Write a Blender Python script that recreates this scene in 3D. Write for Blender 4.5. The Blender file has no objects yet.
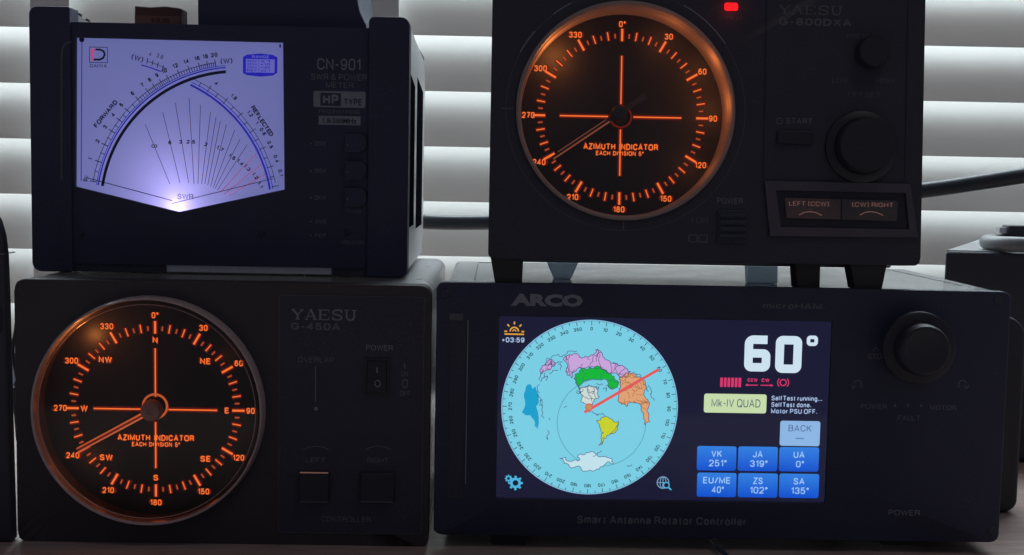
import bpy, bmesh, math, random
from mathutils import Matrix, Vector
random.seed(7)
scn = bpy.context.scene
C = scn.collection
S = 0.00048            # metres per photo pixel on the front plane
F = 1250.0             # focal length in photo pixels
YF = F * S             # 0.60 m from the camera to the front plane
PI = math.pi

# ------------------------------------------------------------------ camera
PITCH, YAW, ROLL = math.radians(4.82), math.radians(-1.0), math.radians(1.08)
R = Matrix.Rotation(YAW, 3, 'Z') @ Matrix.Rotation(PI/2 - PITCH, 3, 'X') @ Matrix.Rotation(ROLL, 3, 'Z')
def ray(px, py): return (R @ Vector(((px-512)/F, -(py-277.5)/F, -1.0))).normalized()
_r = ray(490, 547.5)
H = -_r.z/_r.y*YF      # camera height above the desk
CAM = Vector((0, 0, H))
def onY(px, py, Y):
    r = ray(px, py); return CAM + r*(Y/r.y)
def onZ(px, py, z):
    r = ray(px, py); return CAM + r*((z-H)/r.z)
cd = bpy.data.cameras.new('camera'); cam = bpy.data.objects.new('camera', cd); C.objects.link(cam)
cam.matrix_world = Matrix.Translation(CAM) @ R.to_4x4()
cd.sensor_width = 36; cd.lens = 36*F/1024; cd.clip_start = 0.01; cd.clip_end = 50
scn.camera = cam

# ------------------------------------------------------------------ materials
def lin(h):
    h = h.lstrip('#'); o = []
    for i in (0, 2, 4):
        c = int(h[i:i+2], 16)/255
        o.append(c/12.92 if c <= .04045 else ((c+.055)/1.055)**2.4)
    return (*o, 1)
def newmat(name):
    m = bpy.data.materials.new(name); m.use_nodes = True
    return m, m.node_tree.nodes, m.node_tree.links, m.node_tree.nodes['Principled BSDF']
def surf(name, col, rough=.5, metal=0, bump=.15, scale=900, var=.12, spec=.5, rvar=.1, coat=0, dust=0):
    m, N, L, b = newmat(name)
    b.inputs['Base Color'].default_value = (*col, 1)
    b.inputs['Metallic'].default_value = metal
    b.inputs['Specular IOR Level'].default_value = spec
    b.inputs['Coat Weight'].default_value = coat
    tc = N.new('ShaderNodeTexCoord')
    n1 = N.new('ShaderNodeTexNoise'); n1.inputs['Scale'].default_value = scale; n1.inputs['Detail'].default_value = 3
    n2 = N.new('ShaderNodeTexNoise'); n2.inputs['Scale'].default_value = scale/22; n2.inputs['Detail'].default_value = 6
    L.new(tc.outputs['Object'], n1.inputs['Vector']); L.new(tc.outputs['Object'], n2.inputs['Vector'])
    mr = N.new('ShaderNodeMapRange'); mr.inputs['To Min'].default_value = rough-rvar; mr.inputs['To Max'].default_value = rough+rvar
    L.new(n2.outputs['Fac'], mr.inputs['Value']); L.new(mr.outputs['Result'], b.inputs['Roughness'])
    if var:
        mx = N.new('ShaderNodeMix'); mx.data_type = 'RGBA'
        ad = N.new('ShaderNodeMath'); ad.operation = 'AVERAGE' if False else 'ADD'
        ad2 = N.new('ShaderNodeMath'); ad2.operation = 'MULTIPLY'; ad2.inputs[1].default_value = .5
        L.new(n1.outputs['Fac'], ad.inputs[0]); L.new(n2.outputs['Fac'], ad.inputs[1]); L.new(ad.outputs[0], ad2.inputs[0])
        L.new(ad2.outputs[0], mx.inputs['Factor'])
        mx.inputs['A'].default_value = (*[c*(1-2*var) for c in col], 1); mx.inputs['B'].default_value = (*[c*(1+2*var) for c in col], 1)
        L.new(mx.outputs['Result'], b.inputs['Base Color'])
    if dust:
        n3 = N.new('ShaderNodeTexNoise'); n3.inputs['Scale'].default_value = 1500; n3.inputs['Detail'].default_value = 1
        n4 = N.new('ShaderNodeTexNoise'); n4.inputs['Scale'].default_value = 26; n4.inputs['Detail'].default_value = 4
        L.new(tc.outputs['Object'], n3.inputs['Vector']); L.new(tc.outputs['Object'], n4.inputs['Vector'])
        r3 = N.new('ShaderNodeMapRange'); r3.inputs['From Min'].default_value = .66; r3.inputs['From Max'].default_value = .78
        r4 = N.new('ShaderNodeMapRange'); r4.inputs['From Min'].default_value = .42; r4.inputs['From Max'].default_value = .70
        mm = N.new('ShaderNodeMath'); mm.operation = 'MULTIPLY'; m5 = N.new('ShaderNodeMath'); m5.operation = 'MULTIPLY'; m5.inputs[1].default_value = dust
        L.new(n3.outputs['Fac'], r3.inputs['Value']); L.new(n4.outputs['Fac'], r4.inputs['Value'])
        L.new(r3.outputs['Result'], mm.inputs[0]); L.new(r4.outputs['Result'], mm.inputs[1]); L.new(mm.outputs[0], m5.inputs[0])
        md = N.new('ShaderNodeMix'); md.data_type = 'RGBA'; md.inputs['B'].default_value = (.30, .30, .33, 1)
        L.new(m5.outputs[0], md.inputs['Factor']); L.new(mx.outputs['Result'], md.inputs['A']); L.new(md.outputs['Result'], b.inputs['Base Color'])
    if bump:
        bp = N.new('ShaderNodeBump'); bp.inputs['Strength'].default_value = bump; bp.inputs['Distance'].default_value = .0003
        L.new(n1.outputs['Fac'], bp.inputs['Height']); L.new(bp.outputs['Normal'], b.inputs['Normal'])
    return m
def glow(name, hexcol, k=1.0):
    m, N, L, b = newmat(name)
    b.inputs['Base Color'].default_value = (.01, .01, .01, 1); b.inputs['Roughness'].default_value = .6
    b.inputs['Specular IOR Level'].default_value = .1
    b.inputs['Emission Color'].default_value = lin(hexcol); b.inputs['Emission Strength'].default_value = k
    return m
def glow_grad(name, top, bot):
    m, N, L, b = newmat(name)
    b.inputs['Base Color'].default_value = (.01, .01, .01, 1); b.inputs['Roughness'].default_value = .6
    tc = N.new('ShaderNodeTexCoord'); sp = N.new('ShaderNodeSeparateXYZ'); mx = N.new('ShaderNodeMix'); mx.data_type = 'RGBA'
    L.new(tc.outputs['Generated'], sp.inputs[0]); L.new(sp.outputs['Z'], mx.inputs['Factor'])
    mx.inputs['A'].default_value = lin(bot); mx.inputs['B'].default_value = lin(top)
    L.new(mx.outputs['Result'], b.inputs['Emission Color']); b.inputs['Emission Strength'].default_value = 1
    return m
def glass(name, tint=(1, 1, 1), gloss=.06):
    m = bpy.data.materials.new(name); m.use_nodes = True; N = m.node_tree.nodes; L = m.node_tree.links; N.clear()
    o = N.new('ShaderNodeOutputMaterial'); t = N.new('ShaderNodeBsdfTransparent'); g = N.new('ShaderNodeBsdfGlossy'); x = N.new('ShaderNodeMixShader')
    fr = N.new('ShaderNodeFresnel'); fr.inputs['IOR'].default_value = 1.45
    t.inputs['Color'].default_value = (*tint, 1); g.inputs['Roughness'].default_value = gloss
    L.new(fr.outputs[0], x.inputs[0]); L.new(t.outputs[0], x.inputs[1]); L.new(g.outputs[0], x.inputs[2]); L.new(x.outputs[0], o.inputs[0])
    return m

M = {}
M['black']   = surf('black_textured_plastic', (.030, .031, .046), .62, bump=.5, var=.3, dust=.5)
M['bluecast']    = surf('dark_satin_panel', (.026, .029, .066), .6, bump=.4, var=.3, dust=.4)  # blue cast of screen and lens glare is put into the base colour
M['warm']    = surf('dark_warm_panel', (.040, .034, .040), .62, bump=.5, var=.3, dust=.5)
M['panel']   = surf('inset_panel_plastic', (.030, .032, .054), .6, bump=.35, var=.3, dust=.4)
M['deep']    = surf('deep_black_plastic', (.018, .019, .030), .5, bump=.15)
M['rubber']  = surf('black_rubber', (.022, .022, .026), .75, bump=.3)
M['knob']    = surf('knob_plastic', (.019, .020, .031), .55, bump=.15, var=.2, dust=.3)
M['paint']   = surf('painted_metal_case', (.50, .53, .56), .17, metal=.9, bump=.03, var=.05, rvar=.05)
M['gcase']   = surf('grey_metal_case', (.30, .30, .31), .30, metal=.65, bump=.15, var=.1)
M['alu']     = surf('brushed_aluminium', (.60, .61, .63), .38, metal=.35, bump=.25, scale=600)
M['silver']  = surf('dull_silver_trim', (.088, .08, .095), .45, metal=.2, bump=.2)
M['print']   = surf('grey_lettering', (.23, .23, .27), .6, bump=0, var=.25, scale=2500)
M['printd']  = surf('dim_lettering', (.15, .15, .18), .6, bump=0, var=.3, scale=2500)
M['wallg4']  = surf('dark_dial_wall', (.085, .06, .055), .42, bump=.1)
M['print8']  = surf('darker_lettering', (.115, .112, .125), .6, bump=0, var=.3, scale=2500)  # darker grey than the grey and dim lettering
M['prints']  = surf('faint_line', (.085, .088, .105), .55, bump=0, var=.1)
M['brown']   = surf('orange_lit_button', (.13, .085, .08), .4, bump=.1)  # brown tone paints in the faint orange light on the button
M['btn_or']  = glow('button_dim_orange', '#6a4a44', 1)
M['maroon']  = surf('maroon_card', (.13, .045, .035), .5, bump=.2, scale=500)
M['maroon2'] = surf('faded_red_card', (.24, .10, .085), .5, bump=.2, scale=500)
M['cable']   = surf('black_cable', (.03, .034, .045), .38, bump=.1)
M['gcable']  = surf('grey_cable', (.20, .20, .21), .35, bump=.1)
M['dialface']= surf('dial_face_black', (.016, .0125, .014), .55, bump=.15, var=.2)
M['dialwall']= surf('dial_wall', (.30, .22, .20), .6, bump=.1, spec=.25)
M['void']    = surf('dark_opening', (.008, .008, .012), 1, bump=0, spec=0, rvar=0)
M['foot_ghost']= surf('foot_reflection_grey', (.42, .48, .55), .4, bump=.05)  # see-through grey for the foot reflections built as solid shapes
_n = M['foot_ghost'].node_tree; _t = _n.nodes.new('ShaderNodeBsdfTransparent'); _x = _n.nodes.new('ShaderNodeMixShader'); _x.inputs[0].default_value = .45; _t.inputs['Color'].default_value = (.75, .85, .95, 1)
_n.links.new(_n.nodes['Principled BSDF'].outputs[0], _x.inputs[1]); _n.links.new(_t.outputs[0], _x.inputs[2]); _n.links.new(_x.outputs[0], _n.nodes['Material Output'].inputs[0])
M['rim']     = surf('clear_plastic_rim', (.42, .33, .33), .28, bump=.05, coat=.5)
M['glass']   = glass('thin_glass')
M['o1']      = glow('lit_orange', '#fb7232', 1.0)
M['o2']      = glow('lit_orange_dim', '#b4532d', 1.0)
M['o0']      = glow('lit_red_bleed', '#5e150b', 1.0)  # dim red underlay paints the glow around the lit dial marks
M['needle']  = glow('needle_orange', '#b0583a', 1.0)
M['needle_b'] = glow('needle_dim_orange', '#7e4130', 1.0)
M['needle_d']= surf('needle_dark', (.05, .035, .035), .4, bump=0)
M['hub']     = surf('hub_plastic', (.42, .26, .23), .45, bump=.1)
M['redled']  = glow('red_led', '#ff1a20', 1.25)
# cross needle meter
M['ink']     = surf('dark_blue_ink', (.010, .009, .075), .6, bump=0, var=0)
M['inkl']    = surf('thin_blue_ink', (.12, .06, .20), .6, bump=0, var=0)
M['bink']    = glow('blue_ink', '#2522b4', .8)
M['rink']    = glow('red_ink', '#b0487a', 1)
def meter_mat():
    m, N, L, b = newmat('backlit_meter_card')
    b.inputs['Base Color'].default_value = (.42, .42, .55, 1); b.inputs['Roughness'].default_value = .7
    b.inputs['Emission Color'].default_value = lin('#6a70b2'); b.inputs['Emission Strength'].default_value = 1.4
    t = N.new('ShaderNodeBsdfTranslucent'); t.inputs['Color'].default_value = (.9, .88, 1, 1); x = N.new('ShaderNodeMixShader'); x.inputs[0].default_value = .5
    o = N['Material Output']; L.new(b.outputs[0], x.inputs[1]); L.new(t.outputs[0], x.inputs[2]); L.new(x.outputs[0], o.inputs[0])
    return m
M['meter'] = meter_mat()
# lcd
for k, h in dict(lcd='#191a33', sea='#7bd0e6', rimc='#8fc4ea', tick='#173d4c', pink='#cba6de', green='#14b93a', peach='#e2a375',
                 yellow='#c9d32c', white='#c4e4ee', teal='#1c9fcd', land='#cfdcd8', outline='#3f4470', red='#e4595e', hub_l='#c2925f',
                 brownl='#a8683f', digits='#cfe4f2', stxt='#a9bfe6', pinkt='#d8386e', cream='#c9deae', gtxt='#5f7479', back='#8db7e6', backt='#4f6f9e',
                 btxt='#9cc8f8', sun='#e0a23c', gear='#4fb4e0', icon='#7fa8d0', ring='#4f95a8', refl='#3c3b50').items():
    M[k] = glow('lcd_'+k, h, 1)
M['bluebtn'] = glow_grad('lcd_blue_button', '#2f7fe0', '#0a4fd0')

# ------------------------------------------------------------------ mesh builder
class MB:
    def __init__(s): s.v = []; s.f = []; s.m = []; s.mats = []; s.marks = []
    def mi(s, mat):
        if mat not in s.mats: s.mats.append(mat)
        return s.mats.index(mat)
    def add(s, vs, fs, mat):
        k = len(s.v); i = s.mi(mat); s.v += [tuple(v) for v in vs]
        for f in fs: s.f.append([a+k for a in f]); s.m.append(i)
        return s
    def poly(s, pts, y, mat): return s.add([(x, y, z) for x, z in pts], [list(range(len(pts)))], mat)
    def prism(s, pts, y0, y1, mat, ext=(0, 0)):
        n = len(pts)
        vs = [(x, y0, z) for x, z in pts] + [(x+ext[0], y1, z+ext[1]) for x, z in pts]
        fs = [list(range(n)), list(range(2*n-1, n-1, -1))] + [[i, (i+1) % n, n+(i+1) % n, n+i] for i in range(n)]
        return s.add(vs, fs, mat)
    def vprism(s, pts, z0, z1, mat):      # footprint (x, y) extruded up
        n = len(pts)
        vs = [(x, y, z0) for x, y in pts] + [(x, y, z1) for x, y in pts]
        fs = [list(range(n)), list(range(2*n-1, n-1, -1))] + [[i, (i+1) % n, n+(i+1) % n, n+i] for i in range(n)]
        return s.add(vs, fs, mat)
    def box(s, x0, x1, y0, y1, z0, z1, mat): return s.prism([(x0, z0), (x1, z0), (x1, z1), (x0, z1)], y0, y1, mat)
    def stroke(s, pts, w, y, mat, closed=False):
        n = len(pts)
        if n < 2: return s
        P = [Vector(p) for p in pts]; L = []; Rr = []
        for i in range(n):
            a = P[i-1] if (i or closed) else None; b = P[(i+1) % n] if (i < n-1 or closed) else None
            d1 = (P[i]-a).normalized() if a is not None and (P[i]-a).length > 1e-9 else None
            d2 = (b-P[i]).normalized() if b is not None and (b-P[i]).length > 1e-9 else None
            if d1 is None: d1 = d2
            if d2 is None: d2 = d1
            n1 = Vector((-d1.y, d1.x)); n2 = Vector((-d2.y, d2.x)); t = n1+n2
            if t.length < 1e-6: t = n1.copy()
            t.normalize(); k = w/2/max(.45, t.dot(n1))
            L.append(P[i]+t*k); Rr.append(P[i]-t*k)
        vs = [(p.x, y, p.y) for p in L] + [(p.x, y, p.y) for p in Rr]
        fs = [[i, (i+1) % n, n+(i+1) % n, n+i] for i in range(n if closed else n-1)]
        return s.add(vs, fs, mat)
    def lathe(s, cx, cz, prof, mat, n=96, a0=0, a1=2*PI):     # profile [(r, y)] round an axis along y
        full = abs(a1-a0-2*PI) < 1e-6; m = n if full else n+1
        vs = []
        for r, y in prof:
            for i in range(m):
                a = a0+(a1-a0)*i/n; vs.append((cx+r*math.cos(a), y, cz+r*math.sin(a)))
        fs = []
        for j in range(len(prof)-1):
            for i in range(n):
                q = (i+1) % m if full else i+1
                fs.append([j*m+i, j*m+q, (j+1)*m+q, (j+1)*m+i])
        return s.add(vs, fs, mat)
    def disc(s, cx, cz, r, y, mat, n=64): return s.poly([(cx+r*math.cos(2*PI*i/n), cz+r*math.sin(2*PI*i/n)) for i in range(n)], y, mat)
    def tube(s, path, r, mat, n=14):
        P = [Vector(p) for p in path]; m = len(P); vs = []; fs = []
        up = Vector((0, 0, 1))
        for i in range(m):
            d = (P[min(i+1, m-1)]-P[max(i-1, 0)]).normalized()
            u = up if abs(d.z) < .95 else Vector((1, 0, 0))
            a = d.cross(u).normalized(); b = a.cross(d).normalized()
            for k in range(n):
                t = 2*PI*k/n; vs.append(P[i]+a*r*math.cos(t)+b*r*math.sin(t))
        for i in range(m-1):
            for k in range(n): fs.append([i*n+k, i*n+(k+1) % n, (i+1)*n+(k+1) % n, (i+1)*n+k])
        fs.append(list(range(n))); fs.append([(m-1)*n+k for k in range(n)])
        return s.add(vs, fs, mat)
    def hole(s, outer, inner, cen, y0, y1, mat, wallmat=None):   # plate with a hole, plus the wall of the hole
        cx, cz = cen
        def cast(poly, a):
            d = Vector((math.cos(a), math.sin(a))); best = None
            for i in range(len(poly)):
                p = Vector(poly[i])-Vector(cen); q = Vector(poly[(i+1) % len(poly)])-Vector(cen); e = q-p
                den = d.x*e.y-d.y*e.x
                if abs(den) < 1e-14: continue
                t = (p.x*e.y-p.y*e.x)/den; u = (p.x*d.y-p.y*d.x)/den
                if t > 0 and -1e-5 <= u <= 1+1e-5: best = t if best is None else max(best, t)
            return (cx+d.x*best, cz+d.y*best)
        an = sorted({round(math.atan2(p[1]-cz, p[0]-cx), 6) for p in list(outer)+list(inner)})
        O = [cast(outer, a) for a in an]; I = [cast(inner, a) for a in an]; n = len(an)
        vs = [(x, y0, z) for x, z in O]+[(x, y0, z) for x, z in I]
        s.add(vs, [[i, (i+1) % n, n+(i+1) % n, n+i] for i in range(n)], mat)
        s.add([(x, y0, z) for x, z in I]+[(x, y1, z) for x, z in I], [[i, (i+1) % n, n+(i+1) % n, n+i] for i in range(n)], wallmat or mat)
        return s
    def build_each(s, name, parent):       # one object per line of writing
        mk = sorted(set([0]+s.marks+[len(s.f)]))
        for a, b in zip(mk, mk[1:]):
            q = MB(); used = {}
            for f, mi_ in zip(s.f[a:b], s.m[a:b]):
                for v in f:
                    if v not in used: used[v] = len(q.v); q.v.append(s.v[v])
                q.f.append([used[v] for v in f]); q.m.append(q.mi(s.mats[mi_]))
            q.build(name, parent)
    def build(s, name, parent=None, bevel=0, seg=3, smooth=35, label=None):
        me = bpy.data.meshes.new(name); me.from_pydata(s.v, [], s.f)
        for m in s.mats: me.materials.append(M[m] if isinstance(m, str) else m)
        me.polygons.foreach_set('material_index', s.m)
        bm = bmesh.new(); bm.from_mesh(me)
        bmesh.ops.remove_doubles(bm, verts=bm.verts, dist=1e-7); 
        bmesh.ops.recalc_face_normals(bm, faces=bm.faces)
        bm.to_mesh(me); bm.free()
        me.polygons.foreach_set('use_smooth', [True]*len(me.polygons)); me.set_sharp_from_angle(angle=math.radians(smooth))
        o = bpy.data.objects.new(name, me); C.objects.link(o)
        if parent is not None: o.parent = parent
        if bevel:
            b = o.modifiers.new('bevel', 'BEVEL'); b.width = bevel; b.segments = seg; b.limit_method = 'ANGLE'; b.angle_limit = math.radians(40)
            b.harden_normals = False
        if label: o['label'] = label
        return o

def rrect(x0, z0, x1, z1, r, n=7, rs=None):
    rs = rs or (r, r, r, r)        # bl br tr tl
    out = []
    for (cx, cz, a, q) in ((x0, z0, PI, 0), (x1, z0, 1.5*PI, 1), (x1, z1, 0, 2), (x0, z1, PI/2, 3)):
        rr = rs[q]
        if rr <= 0: out.append((cx, cz)); continue
        ccx = cx+rr if q in (0, 3) else cx-rr; ccz = cz+rr if q in (0, 1) else cz-rr
        for i in range(n+1):
            t = a+PI/2*i/n; out.append((ccx+rr*math.cos(t), ccz+rr*math.sin(t)))
    return out
def arcpts(cx, cz, r, a0, a1, n=32): return [(cx+r*math.cos(a0+(a1-a0)*i/n), cz+r*math.sin(a0+(a1-a0)*i/n)) for i in range(n+1)]


# plain grotesque capitals and figures drawn as strokes (lettering stays crisp and even)
def _m(w, *l): return (w, l)
_r0 = [(.5,1),(.78,.98),(.95,.86),(1,.66),(1,.34),(.95,.14),(.78,.02),(.5,0),(.22,.02),(.05,.14),(0,.34),(0,.66),(.05,.86),(.22,.98),(.5,1)]
_6 = [(.93,.80),(.8,.95),(.5,1),(.2,.93),(.03,.70),(0,.34),(.1,.1),(.4,0),(.72,.03),(.95,.16),(1,.34),(.9,.53),(.62,.62),(.28,.58),(.03,.4)]
GL = {'0':_m(.52,_r0),'O':_m(.66,_r0),'1':_m(.24,[(0,.78),(.7,.88),(1,1),(1,0)]),
 '2':_m(.52,[(0,.72),(.08,.9),(.3,1),(.7,1),(.93,.9),(1,.72),(.9,.53),(.05,.06),(0,0),(1,0)]),
 '3':_m(.52,[(.02,.76),(.12,.94),(.38,1),(.7,1),(.94,.88),(.95,.68),(.78,.55),(.4,.53)],[(.6,.53),(.85,.48),(1,.34),(.98,.16),(.82,.03),(.5,0),(.2,.03),(.03,.14),(0,.26)]),
 '4':_m(.54,[(.75,0),(.75,1),(0,.28),(1,.28)]),
 '5':_m(.52,[(.93,1),(.15,1),(.06,.5),(.3,.62),(.65,.63),(.93,.5),(1,.3),(.9,.1),(.6,0),(.3,0),(.08,.08),(0,.22)]),
 '6':_m(.52,_6),'9':_m(.52,[(1-x,1-y) for x,y in _6]),'7':_m(.5,[(0,1),(1,1),(.3,0)]),
 '8':_m(.52,[(.5,1),(.85,.95),(.93,.77),(.82,.58),(.5,.53),(.18,.58),(.07,.77),(.15,.95),(.5,1)],[(.5,.53),(.88,.47),(1,.27),(.9,.06),(.5,0),(.1,.06),(0,.27),(.12,.47),(.5,.53)]),
 'A':_m(.64,[(0,0),(.5,1),(1,0)],[(.17,.32),(.83,.32)]),
 'B':_m(.56,[(.6,.53),(0,.53),(0,1),(.65,1),(.92,.9),(.92,.63),(.65,.53),(.9,.46),(1,.27),(.93,.07),(.65,0),(0,0),(0,.53)]),
 'C':_m(.62,[(1,.7),(.9,.9),(.62,1),(.36,1),(.1,.88),(0,.62),(0,.38),(.1,.12),(.36,0),(.62,0),(.9,.1),(1,.3)]),
 'D':_m(.6,[(0,.5),(0,1),(.5,1),(.86,.88),(1,.65),(1,.35),(.86,.12),(.5,0),(0,0),(0,.5)]),
 'E':_m(.5,[(1,1),(0,1),(0,0),(1,0)],[(0,.52),(.9,.52)]),'F':_m(.48,[(1,1),(0,1),(0,0)],[(0,.5),(.85,.5)]),
 'G':_m(.64,[(1,.72),(.88,.92),(.6,1),(.36,1),(.1,.88),(0,.62),(0,.38),(.1,.12),(.36,0),(.65,0),(1,.16),(1,.46),(.55,.46)]),
 'H':_m(.58,[(0,0),(0,1)],[(1,0),(1,1)],[(0,.52),(1,.52)]),'I':_m(.02,[(0,0),(0,1)]),
 'J':_m(.44,[(1,1),(1,.25),(.85,.05),(.5,0),(.15,.05),(0,.25)]),'K':_m(.58,[(0,0),(0,1)],[(1,1),(0,.38)],[(.35,.6),(1,0)]),
 'L':_m(.46,[(0,1),(0,0),(1,0)]),'M':_m(.74,[(0,0),(0,1),(.5,.1),(1,1),(1,0)]),'N':_m(.58,[(0,0),(0,1),(1,0),(1,1)]),
 'P':_m(.54,[(0,0),(0,1),(.65,1),(.95,.9),(1,.72),(.92,.55),(.65,.46),(0,.46)]),'Q':_m(.66,_r0,[(.6,.25),(1,-.05)]),
 'R':_m(.58,[(0,0),(0,1),(.65,1),(.92,.9),(.95,.72),(.88,.56),(.62,.48),(0,.48)],[(.6,.48),(.9,.36),(1,0)]),
 'S':_m(.56,[(.93,.74),(.85,.93),(.55,1),(.25,.97),(.05,.84),(.08,.65),(.35,.55),(.68,.47),(.95,.36),(1,.2),(.85,.04),(.5,0),(.15,.05),(0,.26)]),
 'T':_m(.58,[(0,1),(1,1)],[(.5,1),(.5,0)]),'U':_m(.58,[(0,1),(0,.3),(.1,.08),(.4,0),(.6,0),(.9,.08),(1,.3),(1,1)]),
 'V':_m(.62,[(0,1),(.5,0),(1,1)]),'W':_m(.9,[(0,1),(.25,0),(.5,1),(.75,0),(1,1)]),'X':_m(.58,[(0,0),(1,1)],[(0,1),(1,0)]),'x':_m(.4,[(0,0),(1,.7)],[(0,.7),(1,0)]),
 'Y':_m(.6,[(0,1),(.5,.45),(1,1)],[(.5,.45),(.5,0)]),'Z':_m(.54,[(0,1),(1,1),(0,0),(1,0)]),
 '-':_m(.28,[(0,.42),(1,.42)]),'.':_m(.04,[(0,0),(0,.18)]),'/':_m(.36,[(0,-.02),(1,1.02)]),'+':_m(.44,[(0,.42),(1,.42)],[(.5,.14),(.5,.70)]),':':_m(.02,[(0,.08),(0,.2)],[(0,.6),(0,.72)]),
 '(':_m(.18,[(1,1.1),(.2,.8),(0,.5),(.2,.15),(1,-.15)]),')':_m(.18,[(0,1.1),(.8,.8),(1,.5),(.8,.15),(0,-.15)]),
 '&':_m(.66,[(1,0),(.2,.75),(.22,.95),(.42,1),(.6,.9),(.55,.7),(.1,.4),(0,.2),(.15,.03),(.45,0),(.75,.12),(.95,.42)]),
 '°':_m(.2,[(.5,1),(.85,.95),(1,.86),(.85,.77),(.5,.72),(.15,.77),(0,.86),(.15,.95),(.5,1)])}
_bowl = [(1,.36),(.94,.58),(.74,.70),(.5,.73),(.26,.70),(.06,.58),(0,.36),(.06,.14),(.26,.02),(.5,0),(.74,.02),(.94,.14),(1,.36)]
GL.update({'a':_m(.42,[(.02,.56),(.2,.70),(.5,.73),(.84,.67),(.95,.5),(.95,0)],[(.95,.44),(.35,.40),(.05,.30),(0,.16),(.12,.03),(.4,0),(.75,.06),(.95,.2)]),
 'c':_m(.42,[(.98,.52),(.85,.67),(.5,.73),(.2,.67),(.03,.5),(0,.36),(.03,.2),(.2,.05),(.5,0),(.85,.06),(1,.22)]),
 'd':_m(.44,[(1,1),(1,0)],_bowl),'o':_m(.46,_bowl),
 'e':_m(.43,[(0,.37),(1,.37),(.95,.56),(.75,.70),(.5,.73),(.2,.67),(.03,.5),(0,.36),(.03,.2),(.2,.05),(.5,0),(.82,.05),(.98,.2)]),
 'f':_m(.24,[(1,1),(.6,.98),(.42,.85),(.42,0)],[(0,.7),(.95,.7)]),'g':_m(.44,[(1,.73),(1,-.08),(.85,-.24),(.5,-.28),(.1,-.18)],_bowl),
 'h':_m(.40,[(0,0),(0,1)],[(0,.5),(.2,.68),(.55,.73),(.88,.65),(1,.48),(1,0)]),'i':_m(.02,[(0,0),(0,.73)],[(0,.88),(0,1)]),
 'k':_m(.42,[(0,0),(0,1)],[(.92,.72),(0,.26)],[(.3,.42),(1,0)]),'l':_m(.02,[(0,0),(0,1)]),
 'm':_m(.70,[(0,0),(0,.73)],[(0,.52),(.12,.68),(.3,.73),(.46,.66),(.5,.5),(.5,0)],[(.5,.52),(.62,.68),(.8,.73),(.96,.66),(1,.5),(1,0)]),
 'n':_m(.40,[(0,0),(0,.73)],[(0,.5),(.2,.68),(.55,.73),(.88,.65),(1,.48),(1,0)]),'r':_m(.22,[(0,0),(0,.73)],[(0,.48),(.3,.66),(1,.72)]),
 's':_m(.38,[(.95,.56),(.75,.70),(.4,.73),(.08,.64),(.1,.46),(.5,.37),(.92,.28),(.95,.1),(.6,0),(.25,.02),(0,.16)]),
 't':_m(.22,[(.45,.92),(.45,.12),(.6,.01),(1,.01)],[(0,.71),(1,.71)]),'u':_m(.40,[(0,.73),(0,.24),(.12,.06),(.45,0),(.8,.06),(1,.22)],[(1,.73),(1,0)])})
def stroke_text(t, w):
    """vertices, faces and bounds of capitals one unit high, strokes w thick"""
    mb = MB(); x = 0
    for ch in t:
        if ch == ' ': x += .30; continue
        gw, ls = GL[ch]
        for i, l in enumerate(ls):
            cl = len(l) > 4 and l[0] == l[-1]
            q = [(x+w/2+a*gw, w/2+b*(1-w)) for a, b in (l[:-1] if cl else l)]
            if not cl and len(q) > 1:      # square ends reach the cap line
                pass
            mb.stroke(q, w, -.03*i*S, 'print', cl)
        x += gw+w+.10+w*.25
    vs = [(v[0], v[2], v[1]) for v in mb.v]; xs = [v[0] for v in vs]
    return vs, mb.f, (min(xs), 0, max(xs), 1)

_tc = {}
def text_mesh(t, bold=0):
    k = (t, bold)
    if k in _tc: return _tc[k]
    if t != 'ARCO' and all(ch in GL or ch == ' ' for ch in t):
        _tc[k] = stroke_text(t, .13+bold*2.0); return _tc[k]
    cu = bpy.data.curves.new('txt', 'FONT'); cu.body = t; cu.size = 1; cu.offset = bold; cu.resolution_u = 2
    o = bpy.data.objects.new('txt', cu); C.objects.link(o)
    bpy.context.view_layer.update()
    me = bpy.data.meshes.new_from_object(o.evaluated_get(bpy.context.evaluated_depsgraph_get()))
    vs = [(v.co.x, v.co.y, 0) for v in me.vertices]; fs = [list(p.vertices) for p in me.polygons]
    bpy.data.objects.remove(o); bpy.data.curves.remove(cu); bpy.data.meshes.remove(me)
    xs = [v[0] for v in vs]; ys = [v[1] for v in vs]
    _tc[k] = (vs, fs, (min(xs), min(ys), max(xs), max(ys)))
    return _tc[k]

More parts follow.
